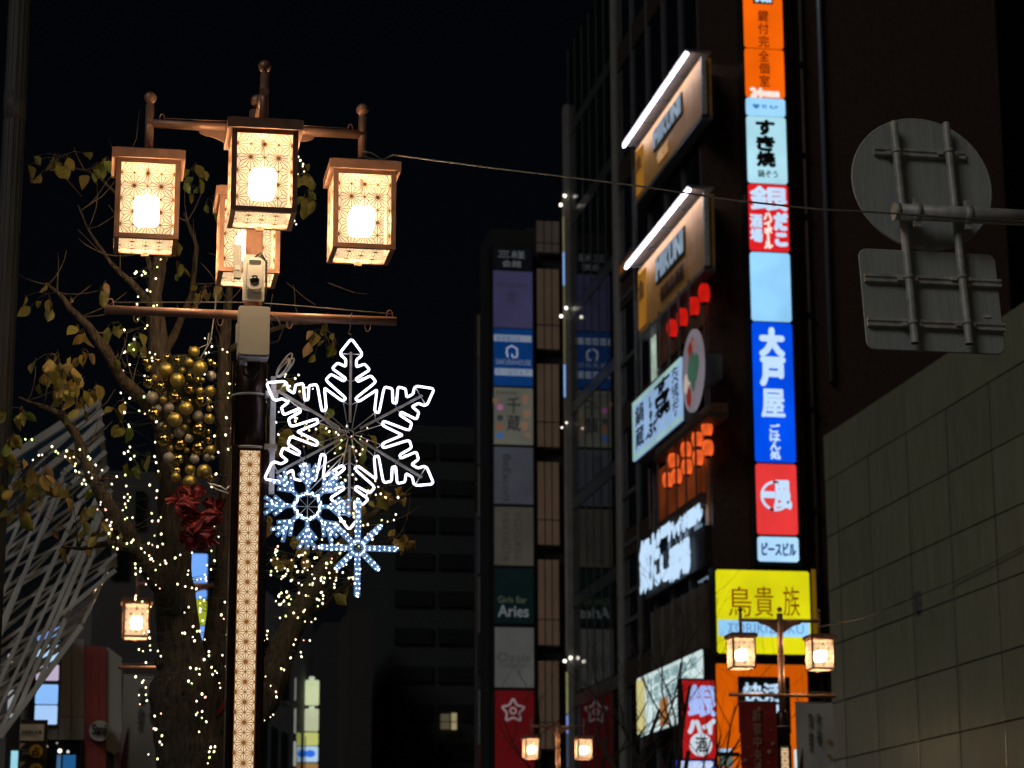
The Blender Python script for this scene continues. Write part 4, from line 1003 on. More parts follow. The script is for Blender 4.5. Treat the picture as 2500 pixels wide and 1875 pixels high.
# ---- side (street-facing) signs
def side_sign(name, label, cat, rx, X, thick):
    yf_, yn, z0, z1 = rx
    return thing(name, label, cat, Vector((X, (yf_ + yn)/2, z0)))
AMB = [mat('amber board', (.78, .42, .11), .5, 0, .12, 3), mat('amber board light', (.72, .45, .2), .5, 0, .12, 3)]
TUBE = emis('white led tube', srgb(250, 238, 255), 16, .05)
for n, (rx, word, lab) in enumerate(((rectX(1552, 372, 1711, 136, 500, XW - .3), 'MIKUNI', 'upper amber awning sign under a white light tube on the glazed side'),
                              (rectX(1558, 668, 1717, 468, 830, XW - .3), 'MIKUNI', 'lower amber awning sign under a white light tube, above the red lanterns'))):
    yf_, yn, z0, z1 = rx; X = XW - .3
    t = side_sign('awning_sign', lab, 'sign', rx, X, .2)
    MB().box((X, yn, z0), (X + .26, yf_, z1)).build('board', AMB[0], t)
    dy = yf_ - yn; h = z1 - z0
    MB().box((X - .02, yn - .03, z0 - .12), (X + .26, yf_ + .03, z0 - .003)).build('bottom_rail', GREYMETAL, t)
    MB().box((X - .02, yn - .1, z0), (X + .1, yn - .004, z1)).build('end_rail', STEEL, t)
    MB().box((X - .03, yf_ - dy*.74, z0 + h*.48), (X - .004, yf_ - dy*.3, z0 + h*.86)).build('plaque', INKB, t)
    ltrX(t, word, yf_ - dy*.32, yf_ - dy*.72, z0 + h*.52, z0 + h*.82, X - .03, emis('silver lettering', srgb(150, 170, 190), .8, .2), False, .04)
    ltrX(t, '個室居酒屋' if n else '個室', yf_ - dy*.36, yf_ - dy*(.72 if n else .52), z0 + h*.16, z0 + h*.36, X - .01, mat('brown ink', (.12, .06, .03), .6) if n else emis('pale ink', srgb(215, 170, 120), .6, .2), False, .02)
    MB().box((X - .014, yf_ - dy*.13, z0 + h*.1), (X - .002, yf_ - .02, z0 + h*.93)).build('end_panel', emis('amber end panel', srgb(215, 145, 50), .36, .15), t)
    ltrX(t, '魚', yf_ - dy*.02, yf_ - dy*.11, z0 + h*.5, z0 + h*.8, X - .015, mat('brown ink', (.12, .06, .03), .6), False, .02)
    tb2 = MB(); tb2.tube([(X - .34, yn + .05, z1 + .1), (X - .34, yf_ - .02, z1 + .1)], .034, 8); tb2.build('light_tube', TUBE, t)
    hd = MB(); hd.box((X - .4, yn, z1 + .16), (X + .28, yf_, z1 + .2))
    for k in range(5):
        y = yn + (yf_ - yn)*k/4; hd.box((X - .36, y - .02, z1 + .12), (X + .1, y + .02, z1 + .159))
    hd.build('hood', GREYMETAL, t)
# red paper lanterns behind the glass line
LRED = emis('red paper lantern', srgb(205, 26, 16), .85, .2, 6)
LORG = emis('orange paper lantern', srgb(240, 96, 40), .95, .3, 6)
def paper_lantern(px, X, r, h, m, label, grp):
    c0 = atX(px[0], px[1], X); t = thing('paper_lantern', label, 'lantern', Vector((c0.x, c0.y, c0.z - h/2)), grp)
    pts, rs = [], []
    for i in range(11):
        f = i/10; pts.append(c0 + UZ*(h*(f - .5))); rs.append(r*(.62 + .38*math.sin(math.pi*f)**.5) + (.006 if i % 2 else 0))
    MB().tube(pts, rs, 14).build('shade', m, t)
    for s in (-1, 1): MB().tube([c0 + UZ*s*h*.5, c0 + UZ*s*(h*.5 + .05)], r*.55, 12).build('cap', INKB, t)
    MB().tube([c0 + UZ*(h*.5 + .05), c0 + UZ*(h*.5 + .5)], .008, 4).build('cord', BLACK, t)
for (x, y) in ((1641, 802), (1666, 775), (1694, 748), (1719, 716)):
    paper_lantern((x, y), XW - .25, .14, .46, LRED, 'red paper lantern hanging in the row below the amber awning sign', 'red paper lanterns below the awning sign')
for (x, y) in ((1644, 1125), (1675, 1098), (1702, 1072), (1726, 1045), (1652, 1163), (1677, 1140), (1704, 1118), (1728, 1094), (1630, 1172)):
    paper_lantern((x, y), XW - .2, .135, .38, LORG, 'orange paper lantern in the %s row of the tavern window' % ('upper' if (x, y) in ((1644, 1125), (1675, 1098), (1702, 1072), (1726, 1045)) else 'lower'), 'orange paper lanterns in two rows')
# sukiyaki board
rx = rectX(1545, 985, 1662, 872, 1128, XW - .45)
yf_, yn, z0, z1 = rx; X = XW - .45
t = side_sign('hotpot_sign', 'pale blue lit board with black brush characters facing the street', 'sign', rx, X, .3)
MB().box((X, yn, z0), (X + .04, yf_, z1)).build('sign_face', sign(152, 186, 228, .8), t)
mb = MB(); mb.box((X + .041, yn - .04, z0 - .04), (X + .4, yf_ + .04, z1 + .04)); mb.build('case', GREYMETAL, t)
RIM = sign(165, 205, 200, .75); mb = MB()
mb.box((X - .02, yn, z1 - .12), (X - .002, yf_, z1)); mb.box((X - .02, yn, z0), (X - .002, yf_, z0 + .12)); mb.box((X - .02, yf_ - .2, z0 + .122), (X - .002, yf_, z1 - .122)); mb.build('border', RIM, t)
dy = yf_ - yn; h = z1 - z0
ltrX(t, 'しゃぶ', yf_ - dy*.3, yf_ - dy*.52, z0 + h*.14, z0 + h*.84, X - .02, INKB, True, .03)
ltrX(t, 'すき焼', yf_ - dy*.5, yf_ - dy*.8, z0 + h*.3, z0 + h*.92, X - .02, INKB, True, .03)
ltrX(t, '鍋蔵', yf_ - dy*.08, yf_ - dy*.26, z0 + h*.12, z0 + h*.88, X - .02, mat('ink grey', (.06, .07, .07), .6), True, .015)
ltrX(t, 'たべほうだい', yf_ - dy*.85, yf_ - dy*.97, z0 + h*.1, z0 + h*.92, X - .02, mat('ink navy', (.04, .06, .16), .6), True, .01)
# oval picture sign
ov0 = atX(1690, 905, XW - .5); t = thing('oval_sign', 'oval lit picture sign with red and white blotches beside the pale blue board', 'sign', ov0 - UZ*1.1)
mb = MB(); mb.prism([ov0 + Vector((0, -1.05*math.cos(a), 1.02*math.sin(a))) for a in [i*2*math.pi/32 for i in range(32)]], (.05, 0, 0)); mb.build('sign_face', sign(150, 140, 150, .55), t)
rnd = random.Random(8)
for k in range(16):
    a = rnd.uniform(0, 6.28); rr_ = rnd.uniform(0, .7); c0 = ov0 + Vector((-.006 - .002*k, -1.0*rr_*math.cos(a), .95*rr_*math.sin(a)))
    s = rnd.uniform(.2, .42)
    mb = MB(); mb.add([c0 + Vector((0, -s*math.cos(b)*rnd.uniform(.6, 1), s*math.sin(b)*rnd.uniform(.6, 1))) for b in [i*2*math.pi/9 for i in range(9)]], [tuple(range(9))])
    mb.build('printed_shape', rnd.choice([sign(150, 50, 42, .6), sign(205, 190, 180, .7), sign(70, 110, 90, .6), sign(170, 120, 110, .6)]), t)
MB().box((XW - .46, ov0.y - .6, ov0.z - .3), (XW + .1, ov0.y + .6, ov0.z + .3)).build('bracket', GREYMETAL, t)
# tavern canopy
rx = rectX(1600, 1096, 1733, 982, 1116, XW - .35)
t = thing('tavern_canopy', 'narrow brown wooden canopy above the orange lantern window', 'canopy', Vector((XW, rx[0], rx[2])))
MB().box((XW - .35, rx[1], rx[2]), (XW + .1, rx[0], rx[3])).build('canopy_board', mat('stained wood', (.16, .07, .04), .6, 0, .25, 8), t)
MB().box((XW - .4, rx[1] - .02, rx[2] - .14), (XW + .1, rx[0] + .02, rx[2] - .003)).build('fascia', mat('dark wood', (.09, .05, .035), .6, 0, .25, 8), t)
MB().box((XW - .05, rx[0] - 4.2, rx[2] - 3.2), (XW + .03, rx[0] - 3.9, rx[2] - .15)).build('post', mat('orange post', (.4, .15, .06), .6), t)
ya, yb2 = atX(1612, 1150, XW).y, YF + .3; zt_ = rx[2] - .16; zb_ = zt_ - 1.5
t = MB().box((XW - .03, yb2, zb_), (XW + .01, ya, zt_)).build('tavern_window', emis('tavern interior', srgb(120, 52, 22), .5, .5, .9), br); t['label'] = 'tavern window band glowing dim orange behind paper lanterns'
for k in range(6):
    y = yb2 + (ya - yb2)*k/5; MB().box((XW - .33, y - .035, zb_ - .1), (XW - .29, y + .035, zt_ + .02)).build('mullion', GREYMETAL, t)
MB().box((XW - .2, yb2, zb_ - .3), (XW - .03, ya, zb_ - .01)).build('sill', mat('dark wood', (.09, .05, .035), .6, 0, .25, 8), t)
rx2 = rectX(1600, 815, 1728, 690, 900, XW); zt2, zb2 = rx2[3], rx2[2]
t = MB().box((XW - .03, YF + .3, zb2), (XW + .01, rx2[0], zt2)).build('lantern_window', emis('dim interior', srgb(46, 30, 22), .6, .5, .9), br); t['label'] = 'dark window band behind the red paper lanterns'
for k in range(6):
    y = YF + .3 + (rx2[0] - YF - .3)*k/5; MB().box((XW - .43, y - .03, zb2 - .9), (XW - .39, y + .03, zt2 + .1)).build('mullion', GREYMETAL, t)
p = rectX(1588, 830, 1600, 816, 935, XW - .05); MB().box((XW - .06, p[1], p[2]), (XW - .031, p[0], p[3])).build('lit_blind', emis('lit blind', srgb(160, 180, 165), .9, .3, 3), t)
# big bubble lettering
t = thing('bubble_lettering', 'large white lit bubble characters fixed along the street-facing side', 'sign', atX(1640, 1440, XW - .3))
def xq(x0, yt0, x1, yb0): a = atX(x0, yt0, XW - .3); b = atX(x1, yb0, XW - .3); return a.y, b.y
for (s, xa, xb, yta, ytb, yba) in (('ハイボール', 1634, 1716, 1300, 1218, 1330), ('銀だこ', 1564, 1640, 1335, 1272, 1456), ('酒場', 1636, 1686, 1345, 1315, 1418)):
    rx = rectX(xa, yta, xb, ytb, yba, XW - .3); yf_, yn, z0, z1 = rx; k = len(s)
    for i, c in enumerate(s):
        a = yf_ - (yf_ - yn)*i/k; b = yf_ - (yf_ - yn)*(i + .96)/k
        lettering(t, c, Vector((XW - .32, a, z0)), -UY, UZ, a - b, z1 - z0, WL, False, .085, name='letter')
rx = rectX(1575, 1390, 1722, 1275, 1480, XW - .12)
MB().box((XW - .2, rx[1] - .2, rx[2]), (XW + .0, rx[0], rx[3])).build('backing_board', mat('backing board', (.012, .008, .008), .8), t)
# wooden screens
rx = rectX(1592, 1500, 1722, 1418, 1640, XW - .05)
t = thing('timber_screen', 'tall dim timber screens on the side below the bubble characters', 'screen', Vector((XW, rx[1], rx[2])))
n = 5
for i in range(n):
    a = rx[1] + (rx[0] - rx[1])*i/n; b = rx[1] + (rx[0] - rx[1])*(i + .86)/n
    MB().box((XW - .05, a, rx[2] - 1.2), (XW + .02, b, rx[3])).build('panel', mat('screen timber', (.12, .085, .06), .6, 0, .4, 3), t)
    MB().box((XW - .1, b + .03, rx[2] - 1.2), (XW + .02, b + .14, rx[3])).build('post', GREYMETAL, t)
# white menu board, red sign and blue sign at the bottom
rx = rectX(1556, 1657, 1712, 1586, 1800, XW - .4); yf_, yn, z0, z1 = rx
t = thing('menu_board', 'large white lit menu board with blurred grey writing and a food picture', 'sign', Vector((XW - .3, (yf_ + yn)/2, z0)))
MB().box((XW - .4, yn, z0), (XW - .36, yf_, z1)).build('sign_face', sign(205, 226, 225), t)
MB().box((XW - .355, yn - .03, z0 - .03), (XW + .1, yf_ + .03, z1 + .03)).build('case', DARKMETAL, t)
dy = yf_ - yn; h = z1 - z0; IG = emis('menu ink', srgb(120, 150, 155), 1, .2); X = XW - .41
for k in range(7): ltrX(t, random.choice(['大衆酒場','生ビール','鉄板焼','昼飲み','焼そば']), yf_ - dy*(.2 + .09*k) , yf_ - dy*(.2 + .09*k + .08), z0 + h*.46, z0 + h*(.7 + .03*(k % 3)), X, IG, True, .008)
ltrX(t, '大衆酒場食堂', yf_ - dy*.15, yf_ - dy*.95, z0 + h*.76, z0 + h*.93, X, IG, False, .01)
MB().box((X - .02, yf_ - dy*.5, z0 + .05), (X, yf_ - dy*.38, z0 + h*.5)).build('picture', sign(165, 110, 60), t)
MB().box((X - .02, yf_ - dy*.13, z0 + h*.05), (X, yf_ - .03, z0 + h*.96)).build('side_poster', sign(205, 195, 130), t)
YR = YF - .9
t = thing('red_sign', 'red projecting sign with fat white characters and a round white emblem', 'sign', Vector((atY(1705, 1750, YR).x, YR, atY(1705, 1852, YR).z)))
face_sign(t, 'sign_face', (1667, 1661, 1746, 1852), YR, sign(178, 26, 28), .3, DARKMETAL, .05)
ltr(t, '銀', (1680, 1674, 1745, 1748), YR, sign(168, 190, 250), False, .03)
ltr(t, 'ハイ', (1682, 1758, 1744, 1790), YR, sign(200, 210, 225), False, .04)
c0 = atY(1711, 1818, YR - .015); mb = MB(); mb.prism([c0 + Vector((math.cos(a), 0, math.sin(a)))*.27 for a in [-i*2*math.pi/24 for i in range(24)]], (0, .01, 0)); mb.build('round_emblem', sign(205, 215, 225), t)
ltr(t, '酒', (1698, 1800, 1726, 1836), YR - .02, INKB, False, .008)
MB().box((atY(1746, 1750, YR).x, YR + .05, atY(1705, 1845, YR).z), (XW + .3, YR + .2, atY(1705, 1835, YR).z)).build('bracket', DARKMETAL, t)
t = thing('blue_sign', 'blue lit sign with white lettering below the red projecting sign', 'sign', Vector((atY(1700, 1900, YR).x, YR, atY(1700, 1930, YR).z)))
face_sign(t, 'sign_face', (1652, 1857, 1746, 1930), YR, sign(30, 70, 205), .3, DARKMETAL, .04)
ltr(t, '居酒屋', (1660, 1862, 1740, 1900), YR, sign(200, 215, 245), False, .05)
MB().box((atY(1746, 1880, YR).x, YR + .05, atY(1705, 1900, YR).z), (XW + .3, YR + .2, atY(1705, 1890, YR).z)).build('bracket', DARKMETAL, t)

# ================================================================== GLASS CURTAIN-WALL BUILDING
XG = 15.0; YG0 = YB + .5; YG1 = atX(1386, 600, XG).y; ZG = atX(1388, 112, XG).z
gb = thing('glass_building', 'dark glass curtain-wall building reflecting the sign column beyond it', 'building', Vector((XG + 4, (YG0 + YG1)/2, 0)))
MB().box((XG + .14, YG0, 0), (XG + 11, YG1, ZG)).build('core_wall', DARKMETAL, gb)
MIR = mat('curtain glass', (.006, .009, .009), .03, 0, .1, 2, spec=.38)
nz = 9; ny = 8; hz = (ZG - 2.)/nz
for j in range(nz):
    for i in range(ny):
        y0 = YG0 + (YG1 - YG0)*i/ny; y1 = YG0 + (YG1 - YG0)*(i + 1)/ny
        MB().box((XG + .06, y0 + .02, 2 + hz*j + .45), (XG + .1, y1 - .02, 2 + hz*(j+1) - .03)).build('pane', MIR, gb)
    MB().box((XG + .045, YG0, 2 + hz*j), (XG + .135, YG1, 2 + hz*j + .4)).build('spandrel', mat('spandrel dark', (.08, .088, .092), .3, .2, .2, 2), gb)
for i in range(ny + 1):
    y = YG0 + (YG1 - YG0)*i/ny; MB().box((XG + .04, y - .03, 2), (XG + .058, y + .03, ZG)).build('mullion', mat('mullion dark', (.15, .16, .165), .4, .3, .2, 2), gb)
MB().box((XG - .1, YG1 - .12, 0), (XG + .2, YG1 + .25, ZG - 2)).build('edge_fin', mat('edge fin', (.3, .3, .29), .5, .1, .2, 2), gb)
# narrow lit edge sign with spot lamps
YE = YG1 + .1
es = thing('edge_sign', 'slim upright sign on the glass building edge with glowing blue end panels', 'sign', Vector((XG - .3, YE, 3)))
for (yt, yb, m) in ((470, 530, sign(70, 62, 48)), (530, 616, sign(112, 104, 72)), (616, 697, sign(140, 178, 240)), (697, 888, sign(96, 88, 60)), (890, 970, sign(140, 182, 245)), (970, 1180, sign(44, 42, 36)), (1180, 1600, sign(52, 50, 46)), (1640, 1742, sign(128, 126, 84)), (1744, 1790, sign(120, 142, 215)), (1790, 1875, sign(60, 70, 90))):
    x = 1376 + (yt + yb)/2*.0075
    face_sign(es, 'sign_panel', (x - 6, yt, x + 7, yb), YE, m, .12, DARKMETAL, .02)
SPOT = emis('spot lamp', srgb(255, 246, 228), 3, 0)
for (x, y) in ((1379, 478), (1369, 500), (1382, 752), (1370, 772), (1383, 1032), (1372, 1044), (1393, 1606), (1379, 1614)):
    c0 = atY(x, y, YE - .3)
    sp_ = MB().sph(c0, .055 if y < 800 or y > 1500 else .03, 10, 7).build('spot_lamp', SPOT, es)
    MB().tube([c0 + UZ*.05, c0 + Vector((.1, .25, .1))], .015, 5).build('spot_bracket', DARKMETAL, es)

# ================================================================== DARK BUILDING WITH SIGN COLUMN
YK = 78.
sb_ = thing('column_sign_building', 'dark narrow building with beige window strips of painted-in glow behind the sign column', 'building', Vector((17, YK + 4, 0)))
xa = atY(1198, 1000, YK + .6).x; xb = atY(1420, 1000, YK + .6).x; zt = atY(1250, 560, YK + .6).z
MB().box((xa, YK + .6, 0), (xb + 4, YK + 3, zt)).build('wall', mat('charcoal wall', (.03, .031, .034), .6, 0, .2, 2), sb_)
BEI = [emis('beige panel glow a', srgb(62, 55, 50), .55, .12, .8), emis('beige panel glow b', srgb(76, 62, 50), .55, .12, .8), emis('beige panel glow c', srgb(80, 64, 52), .55, .12, .8)]  # emission painted in for light that the beige panels reflect
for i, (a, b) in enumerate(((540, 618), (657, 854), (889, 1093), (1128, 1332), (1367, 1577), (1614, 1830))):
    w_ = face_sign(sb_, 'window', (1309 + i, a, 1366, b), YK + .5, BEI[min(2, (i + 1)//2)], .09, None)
    w_['label'] = 'tall beige window strip with reflected light put in as glow'
    x0, x1, z0, z1 = rectY(1309 + i, a, 1366, b, YK + .45); mb = MB()
    for f in (0, .34, .67, 1): mb.box((x0 + (x1-x0)*f - .015, YK + .44, z0), (x0 + (x1-x0)*f + .015, YK + .49, z1))
    mb.box((x0, YK + .43, z0 - .06), (x1, YK + .489, z0 + .03)); mb.box((x0, YK + .44, z0 + (z1-z0)*.3), (x1, YK + .488, z0 + (z1-z0)*.3 + .03))
    mb.build('window_frame', mat('brown frame', (.06, .05, .045), .5), sb_)
ks = thing('column_sign', 'tall column of dim shop sign panels ending in a red plum blossom panel', 'sign', Vector((atY(1250, 1400, YK).x, YK + .3, 0)))
xk = lambda y: 1202 + y*.004
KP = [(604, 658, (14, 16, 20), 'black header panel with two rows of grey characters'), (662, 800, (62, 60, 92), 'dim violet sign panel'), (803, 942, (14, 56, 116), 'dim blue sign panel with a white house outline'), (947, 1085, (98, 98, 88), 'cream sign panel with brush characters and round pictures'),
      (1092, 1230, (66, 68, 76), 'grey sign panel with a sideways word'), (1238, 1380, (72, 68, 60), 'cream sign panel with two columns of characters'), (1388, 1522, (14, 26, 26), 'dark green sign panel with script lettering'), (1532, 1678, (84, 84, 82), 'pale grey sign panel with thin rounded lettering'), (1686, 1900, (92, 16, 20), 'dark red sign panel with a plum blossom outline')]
kp = []
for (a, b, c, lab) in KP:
    x = xk((a + b)/2); kp.append(face_sign(ks, 'sign_panel', (x, a, x + 95, b), YK, sign(*c, .62), .0, None, label=lab))  # panels are not lit; emission stands in for light falling on them
x0, x1, z0, z1 = rectY(1205, 600, 1302, 1900, YK); MB().box((x0 - .06, YK + .032, z0), (x1 + .06, YK + .55, z1)).build('case', DARKMETAL, ks)
GT = emis('dim grey ink', srgb(84, 88, 92), 1, .2); GD = emis('dim dark ink', srgb(36, 36, 40), 1, .2)
ltr(kp[0], '三経', (1215, 612, 1282, 630), YK, GT); ltr(kp[0], '会館', (1226, 636, 1272, 652), YK, GT)
ltr(kp[1], 'ARUCLASS', (1212, 690, 1286, 700), YK, GD); ltr(kp[1], '花', (1238, 716, 1260, 738), YK, GD)
face_sign(kp[2], 'white_band', (1206, 818, 1298, 834), YK - .01, sign(110, 120, 135)); ltr(kp[2], '新宿東口店', (1212, 821, 1270, 832), YK - .012, sign(16, 60, 120))
face_sign(kp[2], 'white_band', (1208, 900, 1300, 917), YK - .01, sign(110, 120, 135)); ltr(kp[2], 'ルームシェア', (1212, 903, 1292, 914), YK - .012, sign(16, 60, 120))
ltr(kp[2], 'SAKURAHOUSE', (1210, 878, 1296, 891), YK, sign(100, 112, 130))
c0 = lambda x, y: atY(x, y, YK - .02)
MB().tube([c0(1240, 872), c0(1237, 860), c0(1238, 850), c0(1249, 844), c0(1262, 851), c0(1263, 862), c0(1262, 872), c0(1252, 872), c0(1250, 864)], .03, 5).build('house_outline', sign(140, 150, 170), kp[2])
ltr(kp[3], '新宿居酒屋', (1212, 955, 1262, 963), YK, GD)
ltr(kp[3], '千蔵', (1238, 968, 1270, 1055), YK, GD, True, .01)
for (x, y, cc) in ((1221, 994, (140, 84, 120)), (1221, 1020, (46, 46, 48)), (1221, 1041, (110, 66, 50)), (1221, 1063, (46, 78, 132))):
    q = c0(x, y); MB().prism([q + Vector((math.cos(a), 0, math.sin(a)))*.11 for a in [-i*math.pi/8 for i in range(16)]], (0, .01, 0)).build('round_picture', sign(*cc), kp[3])
for (x, y, w, h) in ((1282, 975, 10, 20), (1286, 1010, 12, 16), (1280, 1040, 12, 18), (1288, 1062, 8, 10), (1210, 980, 8, 14)):
    q = c0(x, y); MB().prism([q + Vector((math.cos(a)*w*.011*(1 + .3*math.sin(3*a)), 0, math.sin(a)*h*.011*(1 + .2*math.cos(2*a)))) for a in [-i*math.pi/7 for i in range(14)]], (0, .008, 0)).build('printed_shape', sign(104, 80, 66), kp[3])
ltr(kp[4], 'BeEscort', (1228, 1110, 1246, 1226), YK, GD, False, .006, True)
ltr(kp[5], '不動産学習口一番', (1226, 1250, 1244, 1372), YK, GD, True); ltr(kp[5], 'サロンド美容院', (1256, 1250, 1274, 1372), YK, GD, True)
ltr(kp[6], 'Girls Bar', (1216, 1456, 1286, 1472), YK, sign(64, 70, 52)); ltr(kp[6], 'Aries', (1216, 1478, 1290, 1506), YK, sign(84, 90, 92), False, .01)
ltr(kp[7], 'Oasis', (1214, 1594, 1294, 1616), YK, sign(48, 48, 48)); ltr(kp[7], 'GARDEN', (1218, 1620, 1294, 1630), YK, sign(50, 50, 50))
q = c0(1253, 1735); mb = MB()
mb.tube(chaikin([q + Vector((math.cos(math.radians(90 + 36*i)), 0, math.sin(math.radians(90 + 36*i))))*(.42 if i % 2 == 0 else .22) + Vector((0, 0, 0)) for i in range(10)], 1), .035, 5, closed=True)
mb.tube([q + Vector((math.cos(a), 0, math.sin(a)))*.1 for a in [i*math.pi/5 for i in range(10)]], .03, 5, closed=True); mb.build('blossom_outline', sign(120, 108, 110), kp[8])
# second, narrower sign column beyond
YK2 = 84.
k2 = thing('narrow_column_sign', 'narrow grey column of unlit sign panels left of the dim sign column', 'sign', Vector((atY(1180, 1400, YK2).x, YK2 + .3, 0)))
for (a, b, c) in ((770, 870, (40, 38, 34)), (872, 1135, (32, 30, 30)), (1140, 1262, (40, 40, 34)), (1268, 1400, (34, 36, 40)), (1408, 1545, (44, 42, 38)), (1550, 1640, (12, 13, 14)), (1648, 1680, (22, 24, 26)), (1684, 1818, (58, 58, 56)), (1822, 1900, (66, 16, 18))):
    x = 1164 + a*.003; face_sign(k2, 'sign_panel', (x, a, x + 34, b), YK2, sign(*c), 0, None)  # unlit faces, their received light put in as emission
x0, x1, z0, z1 = rectY(1164, 765, 1203, 1900, YK2); MB().box((x0 - .05, YK2 + .032, z0), (x1 + .05, YK2 + .3, z1)).build('case', mat('charcoal wall', (.03, .031, .034)), k2)
mb = MB(); mb.prism([atY(1186, 800, YK2 - .02), atY(1172, 855, YK2 - .02), atY(1199, 855, YK2 - .02)], (0, .01, 0)); mb.build('printed_triangle', INKB, k2)
ltr(k2, '不動産学口番', (1178, 1418, 1192, 1538), YK2, GD, True); ltr(k2, 'Oasis', (1176, 1730, 1190, 1800), YK2, GD, False, 0, True)
mb = MB(); p0 = atY(1163, 1400, YK2 - .2); mb.box((p0.x - .04, YK2 - .24, 0), (p0.x + .04, YK2 - .16, atY(1163, 1250, YK2 - .2).z)); mb.build('edge_pole', GREYMETAL, k2)

# ================================================================== FAR BUILDINGS
def far(label, px, top, Y, c, depth=12, bands=0, cols=0, bc=None):
    x0 = atY(px[0], 1700, Y).x; x1 = atY(px[1], 1700, Y).x; z1 = atY((px[0]+px[1])/2, top, Y).z
    t = thing('far_building', label, 'building', Vector(((x0+x1)/2, Y + depth/2, 0)))
    MB().box((x0, Y, 0), (x1, Y + depth, z1)).build('wall', mat('far %s' % label[:12], c, .7, 0, .1, .3), t)
    if bands:
        h = z1/bands
        for i in range(bands):
            for k in range(cols):
                a = x0 + (x1-x0)*(k + .06)/cols; b = x0 + (x1-x0)*(k + .94)/cols
                MB().box((a, Y - .12, h*i + .2), (b, Y - .005, h*i + h*.52)).build('window_band', bc, t)
    return t, x0, x1, z1
DB = mat('far glass band', (.034, .039, .045), .3, .2, .2, .3)
f1 = far('wide dark grey office block with faint window bands at the end of the street', (955, 1168), 1040, 118, (.045, .052, .06), bands=14, cols=2, bc=DB)
f2 = far('slim dark brown tower between the office block and the lit yellowish sign', (848, 908), 1492, 112, (.075, .066, .066))
f3 = far('low dark slab with blank front left of the slim brown tower', (786, 850), 1520, 116, (.055, .058, .065))
f4 = far('dark blue-grey slab right behind the slim brown tower', (900, 960), 1180, 130, (.045, .05, .06))
f5 = far('tall dark tower rising behind the glass building edge', (1290, 1420), 560, 128, (.05, .052, .056))
for (x, y, xb, yb, k) in ((1076, 1743, 1098, 1780, 80), (1102, 1741, 1115, 1781, 150)):
    o = face_sign(f1[0], 'window', (x, y, xb, yb), 117.6, sign(k, k*.93, k*.68), 0, None); o['label'] = 'small lit window with a cross bar'
x0, x1, z0, z1 = rectY(1076, 1761, 1115, 1763, 117.58); MB().box((x0, 117.55, z0), (x1, 117.57, z1)).build('window_bar', DARKMETAL, f1[0])

# left-hand side of the street further on
dir_ = Vector((math.sin(math.radians(13.5)), math.cos(math.radians(13.5)), 0)); nrm = Vector((dir_.y, -dir_.x, 0))
def angled(label, name, start, L, D, z1, m, wins):
    t = thing(name, label, 'building', Vector((start.x, start.y, 0)))
    mb = MB(); a = start; b = start + dir_*L
    mb.prism([a, b, b - nrm*D, a - nrm*D], UZ*z1); mb.build('wall', m, t)
    for (u0, u1, z0, z2) in wins:
        p, q = a + dir_*u0 + nrm*.02, a + dir_*u1 + nrm*.02
        MB().obox((p + q)/2 + UZ*(z0 + z2)/2, (q - p)/2, nrm*.04, UZ*(z2 - z0)/2).build('window', GLASSDARK, t)
        MB().obox((p + q)/2 + UZ*(z0 - .06), (q - p)/2*1.02, nrm*.09, UZ*.05).build('sill', GREYMETAL, t)
    return t
GW = mat('grey render', (.2, .2, .205), .8, 0, .12, 1.)
W_ = []
for fl in (7.9, 5.5, 3.1):
    for u in (.8, 2.6, 4.4, 6.2, 8.0): W_.append((u, u + .9, fl, fl + 1.5))
s0 = Vector((3.3, 60, 0))
angled('grey rendered building with narrow window rows behind the right bough', 'grey_building', s0, 9.6, 9, 10.6, GW, W_)
s1 = s0 + dir_*9.8
angled('taller grey building with a lit white edge before the yellowish sign stack', 'grey_building', s1, 4.0, 8, 10.9, mat('grey render pale', (.26, .27, .26), .8, 0, .12, 1.), [(.6, 1.5, 5.4, 7.2), (2.0, 2.9, 5.4, 7.2), (.6, 1.5, 2.9, 4.6), (2.0, 2.9, 2.9, 4.6)])
vs = thing('yellowish_sign', 'vertical stack of glowing yellowish sign panels with a blue fish-like emblem', 'sign', atY(761, 1900, 72))
for (a, b, c, lab) in ((1660, 1722, (196, 205, 160), 'pale yellow sign panel'), (1730, 1785, (186, 192, 156), 'pale yellow sign panel'), (1788, 1820, (186, 192, 110), 'yellow sign panel'), (1822, 1860, (170, 200, 225), 'pale blue sign panel with a blue emblem'), (1863, 1900, (150, 115, 70), 'amber sign panel')):
    face_sign(vs, 'sign_panel', (745 - (a - 1660)*.015, a, 779 - (a - 1660)*.015, b), 72, sign(*c), 0, None, label=lab, rnd=.05)
x0, x1, z0, z1 = rectY(742, 1655, 781, 1905, 72); MB().box((x0, 72.032, z0), (x1, 72.3, z1)).build('case', DARKMETAL, vs)
for a in (1652, 1724): face_sign(vs, 'top_lamp', (755, a, 768, a + 8), 71.95, sign(190, 205, 175))
MB().tube([(x0 - 1.2, 72.15, z0 + .5), (x0, 72.15, z0 + .5)], .05, 6).build('bracket', DARKMETAL, vs)
q = atY(757, 1840, 71.97); MB().prism([q + Vector((math.cos(a)*.16, 0, math.sin(a)*.11)) for a in [-i*math.pi/8 for i in range(16)]], (0, .01, 0)).build('fish_emblem', sign(46, 110, 225), vs)
we = thing('white_edge_sign', 'thin pale lit strip on the edge of the grey building', 'sign', atY(722, 1900, 70))
for (a, b, k) in ((1655, 1710, 120), (1730, 1790, 130), (1810, 1870, 150)): face_sign(we, 'strip_face', (717, a, 723, b), 70, sign(k, k, k*.95), .3, DARKMETAL, .02)
